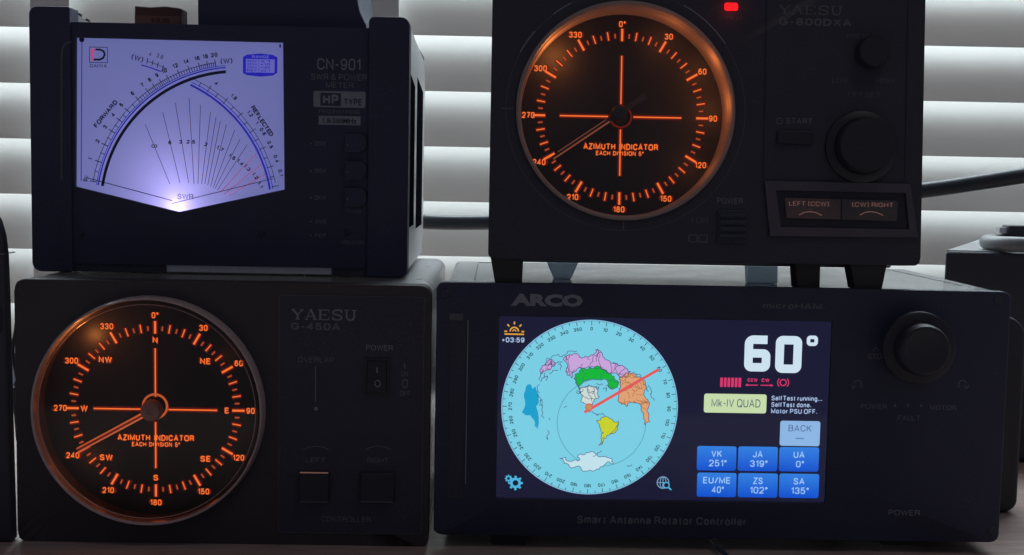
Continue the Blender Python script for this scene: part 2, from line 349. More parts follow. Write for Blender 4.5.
# ------------------------------------------------------------------ a device seen from the front, with its own front plane
class Dev:
    def __init__(s, name, label, cat, px, py, Y, tilt=0, group=None):
        s.Y = Y; s.o = bpy.data.objects.new(name, None); C.objects.link(s.o)
        s.o.empty_display_size = .02
        base = onY(px, py, Y)
        s.o.location = base; s.o.rotation_euler = (-tilt, 0, 0)
        s.M = Matrix.Translation(base) @ Matrix.Rotation(-tilt, 4, 'X'); s.I = s.M.inverted(); s.I3 = s.I.to_3x3()
        s.cam = s.I @ CAM
        s.o['label'] = label; s.o['category'] = cat
        if group: s.o['group'] = group
    def p(s, px, py, d=0):         # pixel -> (x, z) on the plane at depth d (photo pixels behind the front)
        r = s.I3 @ ray(px, py); q = s.cam + r*((d*S-s.cam.y)/r.y); return (q.x, q.z)
    def u(s, d=0): return (s.Y+d*S)/F
    def rect(s, x0, y0, x1, y1, d=0):
        xm, ym = (x0+x1)/2, (y0+y1)/2
        return s.p(x0, ym, d)[0], s.p(xm, y1, d)[1], s.p(x1, ym, d)[0], s.p(xm, y0, d)[1]
    def P(s, pts, d=0): return [s.p(x, y, d) for x, y in pts]
    def text(s, mb, t, x0, y0, x1, y1, d, mat, bold=0, n=1):
        X0, Z0, X1, Z1 = s.rect(x0, y0, x1, y1, d); vs, fs, (a, b, c, e) = text_mesh(t, bold)
        kx = (X1-X0)/(c-a); kz = (Z1-Z0)/(e-b)
        mb.marks.append(len(mb.f)); mb.add([(X0+(x-a)*kx, d*S+o, Z0+(y-b)*kz) for x, y, o in vs], fs, mat)
    def textc(s, mb, t, cx, cz, h, ang, d, mat, bold=0, asp=1):   # centred at local (cx, cz), digits h high, turned by ang
        vs, fs, (a, b, c, e) = text_mesh(t, bold); H_ = 1.0 if e == 1 and b == 0 else .70; k = h/H_; mx, my = (a+c)/2, H_/2
        ca, sa = math.cos(ang), math.sin(ang); out = []
        for x, y, o in vs:
            X = (x-mx)*k*asp; Z = (y-my)*k; out.append((cx+X*ca-Z*sa, d*S+o, cz+X*sa+Z*ca))
        mb.add(out, fs, mat)

def yaesu(dev, mb, x0, y0, x1, y1, d, mat):      # wide slab-serif capitals
    G = {'Y': [([(0,1),(.5,.48),(.5,0)],.17), ([(1,1),(.5,.48)],.10), ([(-.04,.96),(.3,.96)],.07), ([(.72,.96),(1.04,.96)],.07), ([(.28,.04),(.72,.04)],.07)],
         'A': [([(.08,0),(.5,1)],.09), ([(.5,1),(.92,0)],.17), ([(.22,.34),(.78,.34)],.08), ([(-.06,.04),(.26,.04)],.07), ([(.7,.04),(1.08,.04)],.07)],
         'E': [([(.16,0),(.16,1)],.17), ([(0,.96),(.92,.96)],.08), ([(0,.04),(.95,.04)],.08), ([(.16,.5),(.66,.5)],.08), ([(.92,1),(.92,.74)],.07), ([(.95,0),(.95,.28)],.07), ([(.66,.62),(.66,.38)],.06)],
         'S': [([(.9,.72),(.86,.9),(.6,.97),(.32,.95),(.12,.82),(.14,.62),(.4,.53),(.7,.46),(.9,.32),(.86,.12),(.62,.03),(.34,.04),(.12,.14),(.08,.3)],.13), ([(.92,1),(.92,.68)],.06), ([(.07,0),(.07,.34)],.06)],
         'U': [([(.16,1),(.16,.3),(.3,.06),(.55,.02),(.76,.12),(.84,.34),(.84,1)],.14), ([(-.04,.96),(.38,.96)],.07), ([(.64,.96),(1.04,.96)],.07)]}
    X0, Z0, X1, Z1 = dev.rect(x0, y0, x1, y1, d); w = (X1-X0)/5; h = Z1-Z0
    for i, ch in enumerate('YAESU'):
        for j, (pts, t) in enumerate(G[ch]):
            mb.stroke([(X0+w*i+w*.08+a*w*.84, Z0+b*h) for a, b in pts], t*h*1.15, (d-.02*j)*S, mat)

def circ3(a, b, c):
    ax, ay = a; bx, by = b; cx, cy = c; D = 2*(ax*(by-cy)+bx*(cy-ay)+cx*(ay-by))
    ux = ((ax*ax+ay*ay)*(by-cy)+(bx*bx+by*by)*(cy-ay)+(cx*cx+cy*cy)*(ay-by))/D
    uy = ((ax*ax+ay*ay)*(cx-bx)+(bx*bx+by*by)*(ax-cx)+(cx*cx+cy*cy)*(bx-ax))/D
    return ux, uy, math.hypot(ax-ux, ay-uy)

def lamp(name, loc, col, energy, parent=None, size=.002, typ='POINT'):
    l = bpy.data.lights.new(name, typ); l.color = col; l.energy = energy
    if typ == 'POINT': l.shadow_soft_size = size
    o = bpy.data.objects.new(name, l); C.objects.link(o); o.location = loc
    if parent is not None: o.parent = parent
    return o

# =================================================================== the setting
def structure(name, mb, **k):
    o = mb.build(name, **k); o['kind'] = 'structure'; return o
def desk_mat():
    m, N, L, b = newmat('desk_laminate')
    tc = N.new('ShaderNodeTexCoord'); mp = N.new('ShaderNodeMapping'); mp.inputs['Scale'].default_value = (6, 40, 6)
    n = N.new('ShaderNodeTexNoise'); n.inputs['Scale'].default_value = 6; n.inputs['Detail'].default_value = 9; n.inputs['Roughness'].default_value = .7
    n2 = N.new('ShaderNodeTexNoise'); n2.inputs['Scale'].default_value = 260; n2.inputs['Detail'].default_value = 4
    cr = N.new('ShaderNodeValToRGB'); cr.color_ramp.elements[0].position = .3; cr.color_ramp.elements[1].position = .72
    cr.color_ramp.elements[0].color = (.26, .185, .165, 1); cr.color_ramp.elements[1].color = (.46, .35, .31, 1)
    L.new(tc.outputs['Object'], mp.inputs[0]); L.new(mp.outputs[0], n.inputs['Vector']); L.new(n.outputs['Fac'], cr.inputs[0]); L.new(cr.outputs[0], b.inputs['Base Color'])
    L.new(tc.outputs['Object'], n2.inputs['Vector'])
    bp = N.new('ShaderNodeBump'); bp.inputs['Strength'].default_value = .25; bp.inputs['Distance'].default_value = .0004
    L.new(n2.outputs['Fac'], bp.inputs['Height']); L.new(bp.outputs[0], b.inputs['Normal']); b.inputs['Roughness'].default_value = .42
    return m
M['desk'] = desk_mat()
structure('desk_top', MB().box(-1.1, 1.1, .25, 1.02, -.03, 0, 'desk'))

# window blinds: every slat its own part
YB = .97; PB = .0423
bl = bpy.data.objects.new('window_blinds', None); C.objects.link(bl); bl.location = (0, YB, 0)
bl['label'] = 'closed pale horizontal window blinds lit by daylight behind the equipment'; bl['category'] = 'window blinds'
def slat_mat():
    m = bpy.data.materials.new('slat_vinyl'); m.use_nodes = True; N = m.node_tree.nodes; L = m.node_tree.links
    b = N['Principled BSDF']; o = N['Material Output']
    tc = N.new('ShaderNodeTexCoord'); n = N.new('ShaderNodeTexNoise'); n.inputs['Scale'].default_value = 14; n.inputs['Detail'].default_value = 7
    mp = N.new('ShaderNodeMapping'); mp.inputs['Scale'].default_value = (1, 3, 3)
    L.new(tc.outputs['Object'], mp.inputs[0]); L.new(mp.outputs[0], n.inputs['Vector'])
    cr = N.new('ShaderNodeValToRGB'); cr.color_ramp.elements[0].color = (.60, .585, .57, 1); cr.color_ramp.elements[1].color = (.74, .72, .70, 1)
    L.new(n.outputs['Fac'], cr.inputs[0]); L.new(cr.outputs[0], b.inputs['Base Color']); b.inputs['Roughness'].default_value = .38
    t = N.new('ShaderNodeBsdfTranslucent'); t.inputs['Color'].default_value = (.92, .86, .82, 1)
    x = N.new('ShaderNodeMixShader'); x.inputs[0].default_value = .15
    L.new(b.outputs[0], x.inputs[1]); L.new(t.outputs[0], x.inputs[2]); L.new(x.outputs[0], o.inputs[0])
    return m
M['slat'] = slat_mat()
M['tape'] = surf('ladder_tape_cloth', (.62, .62, .62), .8, bump=.5, scale=1500, var=.05)
zb = onY(512, 37, YB).z            # lower room-side edge of one slat
TA = math.radians(24); W = .052
def slat_profile():
    out = []
    for i in range(13):
        t = i/12; c = .0030*4*t*(1-t)            # crowned section
        y = t*W*math.sin(TA) - c*math.cos(TA); z = t*W*math.cos(TA) - c*math.sin(TA)*-1
        out.append((y, z))
    return out
prof = slat_profile(); th = .0011
ring = prof + [(y+th, z) for y, z in reversed(prof)]
k0 = -int((.36-zb)//-PB)
me0 = None
zs = []
z = zb
while z < .62: z += PB
while z > .0: zs.append(z); z -= PB
for z in zs:
    if me0 is None:
        n = len(ring); mb = MB(); xs = (-1.0, 1.0)
        vs = [(x, y, zz) for x in xs for y, zz in ring]
        mb.add(vs, [[i, (i+1) % n, n+(i+1) % n, n+i] for i in range(n)]+[list(range(n)), list(range(n, 2*n))], 'slat')
        s0 = mb.build('slat', bl); me0 = s0; s0.location = (0, 0, z)
    else:
        s1 = s0.copy(); C.objects.link(s1); s1.parent = bl; s1.location = (random.uniform(-.002, .002), random.uniform(-.0004, .0004), z)
        s1.rotation_euler = (random.uniform(-.012, .012), 0, random.uniform(-.0006, .0006))
for (a, b_) in ((364, 399), (31, 70)):
    xa = onY(a, 10, YB-.006).x; xb_ = onY(b_, 10, YB-.006).x
    MB().box(xa, xb_, -.008, -.0072, .01, .62, 'tape').build('ladder_tape', bl)

# =================================================================== dial
def dial(dev, cx, cy, dd, u_r, letters, needle_px, hub_px, hubd, rim, wallr, tail=None):
    """cx, cy: centre of the printed scale in pixels; dd: its depth; u_r: scale factor of radii"""
    d = dev; X, Z = d.p(cx, cy, dd); k = d.u(dd)*u_r
    face = MB().disc(X, Z, wallr*d.u(0)*1.05, (dd+.5)*S, 'dialface', 96).build('dial', d.o)
    pr = MB()
    def ln(a, r0, r1, w, mat='o1', bleed=1.3):
        s_, c_ = math.sin(a), math.cos(a)
        pr.stroke([(X+s_*r0*k, Z+c_*r0*k), (X+s_*r1*k, Z+c_*r1*k)], w*k, dd*S, mat)
        if bleed: pr.stroke([(X+s_*(r0-bleed*.6)*k, Z+c_*(r0-bleed*.6)*k), (X+s_*(r1+bleed*.6)*k, Z+c_*(r1+bleed*.6)*k)], (w+bleed*2.6)*k, (dd+.2)*S, 'o0')  # wider red stroke behind each mark paints its halo
    for i in range(72):
        a = math.radians(i*5)
        if i % 6 == 0: ln(a, 77, 89.5, 2.1)
        elif i % 2 == 0: ln(a, 78.5, 87, 1.15)
        else: ln(a, 80, 84.5, 1.0, 'o2', .8)
    for q in range(4): ln(q*PI/2, 13, 62 if q != 2 else 60, 1.35)
    for i in range(12):
        a = math.radians(i*30); r = (96.5 if i % 3 else 95.5) - (0 if letters else 1.2)
        t = '0°' if i == 0 else str(i*30)
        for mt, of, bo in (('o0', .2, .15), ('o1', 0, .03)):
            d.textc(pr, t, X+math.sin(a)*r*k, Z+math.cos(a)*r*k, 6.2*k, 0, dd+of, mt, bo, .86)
    if letters:
        for t, a, r in (('N', 0, 70.5), ('NE', 45, 70.5), ('E', 90, 71.5), ('SE', 135, 70.5), ('S', 180, 70), ('SW', 225, 70.5), ('W', 270, 71.5), ('NW', 315, 70.5)):
            a = math.radians(a)
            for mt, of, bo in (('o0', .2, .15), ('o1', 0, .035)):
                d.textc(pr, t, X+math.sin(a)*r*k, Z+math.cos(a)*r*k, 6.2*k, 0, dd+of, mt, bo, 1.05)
    pr.build('scale_print', face)
    tx = MB()
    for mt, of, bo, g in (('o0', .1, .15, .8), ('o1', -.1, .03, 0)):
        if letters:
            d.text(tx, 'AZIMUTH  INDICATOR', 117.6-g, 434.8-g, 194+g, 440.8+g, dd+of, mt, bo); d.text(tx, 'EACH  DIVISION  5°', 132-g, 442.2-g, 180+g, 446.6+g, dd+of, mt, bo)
        else:
            d.text(tx, 'AZIMUTH  INDICATOR', 583.5-g, 143.7-g, 658+g, 149.9+g, dd+of, mt, bo); d.text(tx, 'EACH  DIVISION  5°', 596-g, 151.2-g, 643.6+g, 155.6+g, dd+of, mt, bo)
    tx.build('lettering', face)
    return face, X, Z

# =================================================================== controller with the lit N E S W dial (lower left)
g4 = Dev('antenna_rotator_controller', 'dark controller with orange dial marked N E S W, under the cross needle meter', 'rotator controller', 222, 544, YF)
x0, z0, x1, z1 = g4.rect(16, 282.5, 429.5, 545)
DC = g4.p(147.5, 412.5, -2); rH = 113*g4.u()
circ = [(DC[0]+rH*math.cos(2*PI*i/96), DC[1]+rH*math.sin(2*PI*i/96)) for i in range(96)]
rr = 10*S
mb = MB()
mb.hole(rrect(x0, z0, x1, z1, rr), circ, DC, 0, 34*S, 'warm')
n_ = rrect(x0, z0, x1, z1, rr)
mb.add([(x, 0, z) for x, z in n_]+[(x, 26*S, z) for x, z in n_], [[i, (i+1) % len(n_), len(n_)+(i+1) % len(n_), len(n_)+i] for i in range(len(n_))], 'warm')
mb.build('front_panel', g4.o, bevel=1.6*S)
hb = MB(); 
hb.prism(rrect(x0+1.5*S, z0+1*S, x1-.5*S, z1-.3*S, 13*S, 9), 26.5*S, 400*S, 'gcase')
hb.build('housing', g4.o, bevel=2*S)
for sx in (x0+30*S, x1-60*S):
    for yy in (20, 350): MB().prism(rrect(sx, -5.5*S if False else z0-6*S, sx+36*S, z0+1*S, 1*S), yy*S, (yy+26)*S, 'rubber').build('foot', g4.o)
# inset panel with controls
px0, pz0, px1, pz1 = g4.rect(279, 296, 423, 533)
ip = MB(); ip.prism(rrect(px0, pz0, px1, pz1, 2*S), -.8*S, .5*S, 'panel'); ip.stroke(rrect(px0, pz0, px1, pz1, 2*S), .7*S, -.9*S, 'prints', True)
ip.build('control_panel', g4.o)
t = MB(); dz = -1.1
yaesu(g4, t, 291, 309.5, 357, 320, dz, 'print'); g4.text(t, 'G-450A', 291, 323, 340, 330, dz, 'printd', .03)
t.build_each('maker_lettering', g4.o)
t = MB()
g4.text(t, 'OVERLAP', 298, 357, 334, 362.5, dz, 'printd'); g4.text(t, 'POWER', 366, 345, 393, 350.5, dz, 'print')
g4.text(t, 'I', 404, 363, 405.4, 369, dz, 'printd'); g4.text(t, 'ON', 401, 371.5, 408, 376, dz, 'printd'); g4.text(t, 'O', 402, 379, 408, 388, dz, 'printd'); g4.text(t, 'OFF', 400, 391, 410, 396, dz, 'printd')
g4.text(t, 'LEFT', 306, 457.5, 325, 462.5, dz, 'printd'); g4.text(t, 'RIGHT', 367.5, 458, 388, 463, dz, 'printd'); g4.text(t, 'CONTROLLER', 321, 516.5, 371, 522, dz, 'printd')
t.marks.append(len(t.f)); t.stroke(g4.P([(315.5, 366), (315.5, 402)], dz), .7*S, dz*S, 'print')
for q in (316, 378):
    t.marks.append(len(t.f)); t.stroke(g4.P([(q-13, 450), (q-8, 447.3), (q, 446), (q+8, 447.3), (q+13, 450)], dz), .7*S, dz*S, 'printd')
t.build_each('lettering', g4.o)
c_ = g4.p(316, 409, -1); MB().lathe(c_[0], c_[1], [(0.01*S, -3*S), (1.6*S, -2.6*S), (2.2*S, -1*S)], 'print', 16).build('status_light', g4.o)
a, b, c, e = g4.rect(364.5, 358, 389.5, 394.5)
rk = MB(); rk.hole(rrect(a, b, c, e, 1*S), rrect(a+2.2*S, b+2.2*S, c-2.2*S, e-2.2*S, .5*S), ((a+c)/2, (b+e)/2), -2.5*S, .5*S, 'deep'); n_ = rrect(a, b, c, e, 1*S)
rk.add([(x, -2.5*S, z) for x, z in n_]+[(x, 0, z) for x, z in n_], [[i, (i+1) % len(n_), len(n_)+(i+1) % len(n_), len(n_)+i] for i in range(len(n_))], 'deep')
rk = rk.build('power_switch', g4.o)
mid = (b+e)/2
r2 = MB(); r2.add([(q, y, z_) for q in (a+2.6*S, c-2.6*S) for y, z_ in ((-1.2*S, e-2.6*S), (-1.6*S, mid), (-4.5*S, b+2.6*S), (1*S, b+2.6*S), (1*S, e-2.6*S))], [[0,1,2,3,4],[9,8,7,6,5],[0,5,6,1],[1,6,7,2],[2,7,8,3],[3,8,9,4],[4,9,5,0]], 'knob')
r2.build('rocker', rk, bevel=.4*S)
t = MB(); g4.text(t, 'I', 376.3, 367, 377.9, 373.5, -4.6, 'digits_p' if False else 'print', .02); xx, zz = g4.p(377.6, 383.5, -4.8)
t.stroke([(xx+2.8*S*math.cos(q*PI/10), zz+3.2*S*math.sin(q*PI/10)) for q in range(20)], 1*S, -5.2*S, 'print', True); t.build('switch_marking', rk)
for (bx0, bx1, lit) in ((300, 329.5, 1), (361, 394.5, 0)):
    a, b, c, e = g4.rect(bx0, 471.5, bx1, 501)
    fr = MB(); fr.prism([(a, b), (c, b), (c, e), (a, e)], -6*S, 1*S, 'knob')
    o = fr.build('push_button', g4.o, bevel=1.2*S, label='left push button with a thin orange lit top edge' if lit else None)
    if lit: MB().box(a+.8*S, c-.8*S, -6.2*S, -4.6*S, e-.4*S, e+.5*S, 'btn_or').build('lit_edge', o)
    MB().box(a+.8*S, c-.8*S, -6.3*S, -5*S, b+.3*S, b+1*S, 'printd').build('lower_edge', o)
face, X, Z = dial(g4, 155.5, 409.4, 13, 1.0, True, None, None, 0, None, 113)
# clear proud rim and glass
uu = g4.u(0)
RC = g4.p(146.3, 412.7, -15)
mb = MB(); r_ = 116.6*g4.u(-15)
mb.lathe(RC[0], RC[1], [(r_-3.4*S, 2*S), (r_-3.0*S, -13*S), (r_-2.4*S, -15*S), (r_-1.0*S, -15.6*S), (r_, -14*S), (r_+.8*S, 0)], 'rim', 160)
mb.build('dial_rim', g4.o)
MB().lathe(RC[0], RC[1], [(.05*S, -13.6*S), (r_*.5, -13.4*S), (r_-4.3*S, -12.5*S)], 'glass', 96).build('dial_glass', g4.o)
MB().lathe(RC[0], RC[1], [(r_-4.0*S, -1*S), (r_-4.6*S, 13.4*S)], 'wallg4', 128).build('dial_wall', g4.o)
MB().lathe(RC[0], RC[1], [(r_-7.6*S, -12.4*S), (r_-7.2*S, -13.2*S), (r_-6.7*S, -12.4*S)], 'rim', 128).build('glass_reflection', g4.o)  # thin ring added as the reflection in the glass edge
# needle + hub
hx, hz = g4.p(150.8, 411, -3); tx_, tz_ = g4.p(77, 450.5, 1)
nd = MB(); dv = Vector((tx_-hx, tz_-hz)); L_ = dv.length; dv.normalize(); nv = Vector((-dv.y, dv.x))
def bar(mb, o, w0, w1, l0, l1, y0, y1, off, mat):
    A = Vector(o)+dv*l0; B = Vector(o)+dv*l1
    mb.prism([tuple(A+nv*(w0+off)), tuple(B+nv*(w1+off)), tuple(B-nv*(w1-off)), tuple(A-nv*(w0-off))], y0, y1, mat)
hp = (hx, hz)
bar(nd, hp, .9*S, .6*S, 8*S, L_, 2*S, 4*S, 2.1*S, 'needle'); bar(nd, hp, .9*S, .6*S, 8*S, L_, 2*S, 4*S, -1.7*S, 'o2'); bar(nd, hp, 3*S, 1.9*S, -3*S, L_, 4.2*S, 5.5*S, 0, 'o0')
nd = nd.build('needle', g4.o)
hb = MB(); hb.lathe(hx, hz, [(.05*S, -5*S), (3*S, -5.2*S), (3.2*S, -6.6*S), (9*S, -6.2*S), (10.2*S, -4*S), (11*S, 3*S)], 'hub', 40)
hb.build('hub', nd)
ex, ez = g4.p(153.2, 407.5, 5); rg = MB(); rg.lathe(ex, ez, [(11.2*S, 11*S), (12.6*S, 9.5*S), (13.4*S, 12*S)], 'o2', 48); rg.build('hub_ring', nd)
for lx_, ly_, dp, en in ((88, 338, 0, .0065), (86, 462, 0, .0005), (222, 360, -2, .0003)):
    lx, lz = g4.p(lx_, ly_, dp); lamp('dial_lamp', (lx, dp*S, lz), (1, .31, .07), en, face, size=.003)

# =================================================================== touchscreen controller (lower right)
ar = Dev('touchscreen_rotator_controller', 'wide dark controller with a glowing world map touchscreen reading 60 degrees', 'rotator controller', 722, 540, YF)
x0, z0, x1, z1 = ar.rect(435, 287, 1005.5, 538.5)
sc = ar.rect(497.5, 319, 828.5, 500.5)
fp = MB(); ol = rrect(x0, z0, x1, z1, 8*S)
inn = rrect(*sc, 2*S)
fp.hole(ol, inn, ((sc[0]+sc[2])/2, (sc[1]+sc[3])/2), 0, 2*S, 'bluecast')
fp.add([(x, 0, z) for x, z in ol]+[(x, 14*S, z) for x, z in ol], [[i, (i+1) % len(ol), len(ol)+(i+1) % len(ol), len(ol)+i] for i in range(len(ol))], 'bluecast')
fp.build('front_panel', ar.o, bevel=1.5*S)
ho = MB(); ho.prism(rrect(x0+10*S, z0+2*S, x1-4*S, z1-1.2*S, 5*S), 14.5*S, 312*S, 'paint')
ho = ho.build('housing', ar.o, bevel=1.5*S)
# top cover seams
zt = z1-1.2*S
def seam(a, b, w=1.3):
    sm = MB()
    A = onZ(*a, ar.o.location.z+zt) - ar.o.location; B = onZ(*b, ar.o.location.z+zt) - ar.o.location
    d_ = Vector((B.x-A.x, B.y-A.y)).normalized(); n_ = Vector((-d_.y, d_.x))*w*S/2
    sm.add([(A.x+n_.x, A.y+n_.y, zt+.3*S), (B.x+n_.x, B.y+n_.y, zt+.3*S), (B.x-n_.x, B.y-n_.y, zt+.3*S), (A.x-n_.x, A.y-n_.y, zt+.3*S)], [[0,1,2,3]], 'deep'); sm.build('cover_seam', ho)
seam((474.6, 280), (478, 264)); seam((478.5, 262.5), (494, 262.6), 7); seam((962, 285.5), (886, 269), 2.6)
for (fx0, fx1) in ((492, 526), (886, 922)):
    for yy in (10, 270):
        a, b, c, e = ar.rect(fx0, 538, fx1, 548); MB().prism([(a, b), (c, b), (c+1*S, e+1*S), (a-1*S, e+1*S)], yy*S, (yy+30)*S, 'rubber').build('foot', ar.o)
# corner screws
for (sx, sy) in ((445, 294), (998, 300), (443, 527), (992, 531)):
    cx, cz = ar.p(sx, sy); MB().lathe(cx, cz, [(.05*S, -.7*S), (3*S, -1.0*S), (4.4*S, -.8*S), (5*S, .2*S)], 'panel', 28).build('screw', ar.o)
t = MB()
ar.text(t, 'ARCO', 511, 294, 583, 306.5, -.1, 'print', .055)
t.build('product_lettering', ar.o)
t = MB(); ar.text(t, 'microHAM', 763, 303, 822, 309, -.1, 'print8', .02); t.build('maker_lettering', ar.o)
t = MB(); ar.text(t, 'Smart Antenna Rotator Controller', 577, 516.5, 746, 524.5, -.1, 'printd', .03)
ar.text(t, 'STOP', 867.5, 353.8, 886, 359, -.1, 'printd'); ar.text(t, 'POWER', 861, 404, 887, 409, -.1, 'printd'); ar.text(t, 'MOTOR', 930, 405, 956, 410, -.1, 'printd'); ar.text(t, 'FAULT', 898, 415.5, 920, 420.5, -.1, 'printd'); ar.text(t, 'POWER', 888.5, 510, 920, 515.5, -.1, 'print')
t.marks.append(len(t.f)); t.stroke(ar.P([(873, 351), (876, 347), (879, 351)]), .7*S, -.1*S, 'printd')
for sx, sg in ((857.5, 1), (962.5, -1)):
    t.marks.append(len(t.f)); cx, cz = ar.p(sx, 384.5); t.stroke([(cx+4.2*S*math.cos(q)*sg, cz+4.2*S*math.sin(q)) for q in [(-.9+i*.42)*1 for i in range(10)]], .8*S, -.1*S, 'printd')
    t.stroke([(cx-4.2*S*sg-2*S, cz-1*S), (cx-4.2*S*sg, cz-4*S), (cx-4.2*S*sg+2.5*S, cz-1*S)], .8*S, -.12*S, 'printd')
t.build_each('lettering', ar.o)
for sx in (895, 908, 921):
    cx, cz = ar.p(sx, 405.5); MB().lathe(cx, cz, [(.05*S, -.8*S), (1.2*S, -.6*S), (1.5*S, .3*S)], 'printd', 14).build('status_light', ar.o)
# slot on the left
sl = MB(); a, b, c, e = ar.rect(449, 313, 465, 498); sl.prism(rrect(a, b, c, e, 2*S), -.6*S, 1*S, 'panel'); a, b, c, e = ar.rect(449.5, 313.5, 463, 320); sl.prism(rrect(a, b, c, e, 1*S), -1.2*S, -.4*S, 'prints'); 
a, b, c, e = ar.rect(466.2, 320, 467.2, 484); sl.box(a, c, -1.1*S, .5*S, b, e, 'print'); sl.build('card_slot', ar.o)
# jog knob
kx, kz = ar.p(911, 345)
kn = MB(); kn.lathe(kx, kz, [(24*S, .5*S), (24*S, -17*S), (35*S, -18*S), (36.6*S, -20*S), (36.2*S, -25*S), (34*S, -26.6*S), (25*S, -27*S)], 'knob', 96); kn = kn.build('knob', ar.o)
kc = MB(); nn_ = 96; vs_ = []
kc.lathe(kx, kz, [(26*S, -26*S), (25.4*S, -40*S), (24*S, -43*S), (21.5*S, -44*S), (19*S, -43*S), (.05*S, -42.6*S)], 'knob', 96); kc.build('knob_cap', kn)

# ---- screen: black glass with the picture on it
scr = MB().poly(rrect(*sc, 2*S), 2.4*S, 'lcd').build('touchscreen', ar.o)
CX, CY = 589.7, 407.6
cx, cz = ar.p(CX, CY, 2); U = ar.u(2); RM = 89.6
lay = [2.3]
def L_(i): return 2.35-.09*i
m = MB(); m.disc(cx, cz, RM*U, L_(0)*S, 'rimc', 160); m.disc(cx, cz, (RM-1.3)*U, L_(1)*S, 'sea', 160)
for i in range(72):
    a = math.radians(i*5); r0 = (RM-1.3); r1 = r0-(4.2 if i % 2 == 0 else 2.4)
    m.stroke([(cx+math.sin(a)*r0*U, cz+math.cos(a)*r0*U), (cx+math.sin(a)*r1*U, cz+math.cos(a)*r1*U)], .65*U, L_(2)*S, 'tick')
    if i % 2 == 0: ar.textc(m, str(i*5), cx+math.sin(a)*(RM-9.0)*U, cz+math.cos(a)*(RM-9.0)*U, 3.6*U, -a, L_(2), 'tick', .03, .95)
m.stroke(arcpts(cx, cz, (RM-1.2)*U, 0, 2*PI, 120), .5*U, L_(2)*S, 'ring')
m.build('compass_map', scr)
def z7(pts): return [(530+x/3.967, 340+y/3.967) for x, y in pts]
def z4(pts): return [(490+x/2.776, 310+y/2.776) for x, y in pts]
def rough(pts, amp=.7, n=3, closed=True):
    out = []; N_ = len(pts)
    for i in range(N_ if closed else N_-1):
        a = pts[i]; b = pts[(i+1) % N_]; l = math.hypot(b[0]-a[0], b[1]-a[1])
        for k in range(n):
            t = k/n; q = amp*min(1, l/5) if k else amp*.3
            out.append((a[0]+(b[0]-a[0])*t+random.uniform(-q, q), a[1]+(b[1]-a[1])*t+random.uniform(-q, q)))
    return out
lands = [('pink', z7([(135,80),(150,62),(180,55),(215,70),(250,60),(262,38),(285,50),(295,70),(330,90),(370,105),(400,125),(385,150),(360,150),(345,135),(320,130),(300,120),(260,115),(215,112),(180,125),(165,150),(140,125),(150,100)])),
 ('pink', z7([(45,112),(62,92),(90,80),(100,90),(85,110),(62,122),(45,135)])),
 ('green', z7([(180,135),(200,118),(240,110),(290,118),(322,135),(346,160),(347,188),(328,196),(312,172),(272,157),(235,157),(208,172),(194,197),(180,170)])),
 ('land', z7([(195,197),(215,187),(245,182),(270,200),(276,225),(258,233),(248,250),(240,282),(228,280),(208,247),(203,215)])),
 ('peach', z7([(355,152),(385,130),(410,128),(440,155),(462,195),(475,250),(472,305),(458,338),(450,312),(440,275),(425,250),(408,246),(385,264),(362,255),(352,225),(360,185)])),
 ('yellow', z7([(266,318),(285,308),(312,308),(350,322),(345,345),(325,370),(304,380),(285,415),(272,420),(282,385),(280,350)])),
 ('white', z7([(118,470),(160,482),(198,474),(188,462),(210,456),(270,462),(325,470),(330,490),(290,502),(220,520),(165,508),(135,490)])),
 ('teal', z4([(104,207),(112,206),(117,218),(124,212),(129,222),(128,268),(132,330),(124,322),(112,292),(98,292),(88,284),(94,240)]))]
def fractal(pts, amp, lv, closed=True):
    for l in range(lv):
        out = []; N_ = len(pts)
        for i in range(N_ if closed else N_-1):
            a = pts[i]; b = pts[(i+1) % N_]; d_ = math.hypot(b[0]-a[0], b[1]-a[1]); o_ = random.uniform(-amp, amp)*d_
            out += [a, ((a[0]+b[0])/2-(b[1]-a[1])/max(d_, 1e-6)*o_, (a[1]+b[1])/2+(b[0]-a[0])/max(d_, 1e-6)*o_)]
        if not closed: out.append(pts[-1])
        pts = out
    return pts
def inpoly(p, poly):
    r = False; n = len(poly)
    for i in range(n):
        a = poly[i]; b = poly[i-1]
        if (a[1] > p[1]) != (b[1] > p[1]) and p[0] < (b[0]-a[0])*(p[1]-a[1])/(b[1]-a[1])+a[0]: r = not r
    return r
m = MB(); m.stroke(arcpts(*ar.p(601.5, 422.5, 2), 45*U, 0, 2*PI, 90), .6*U, L_(2)*S, 'ring')
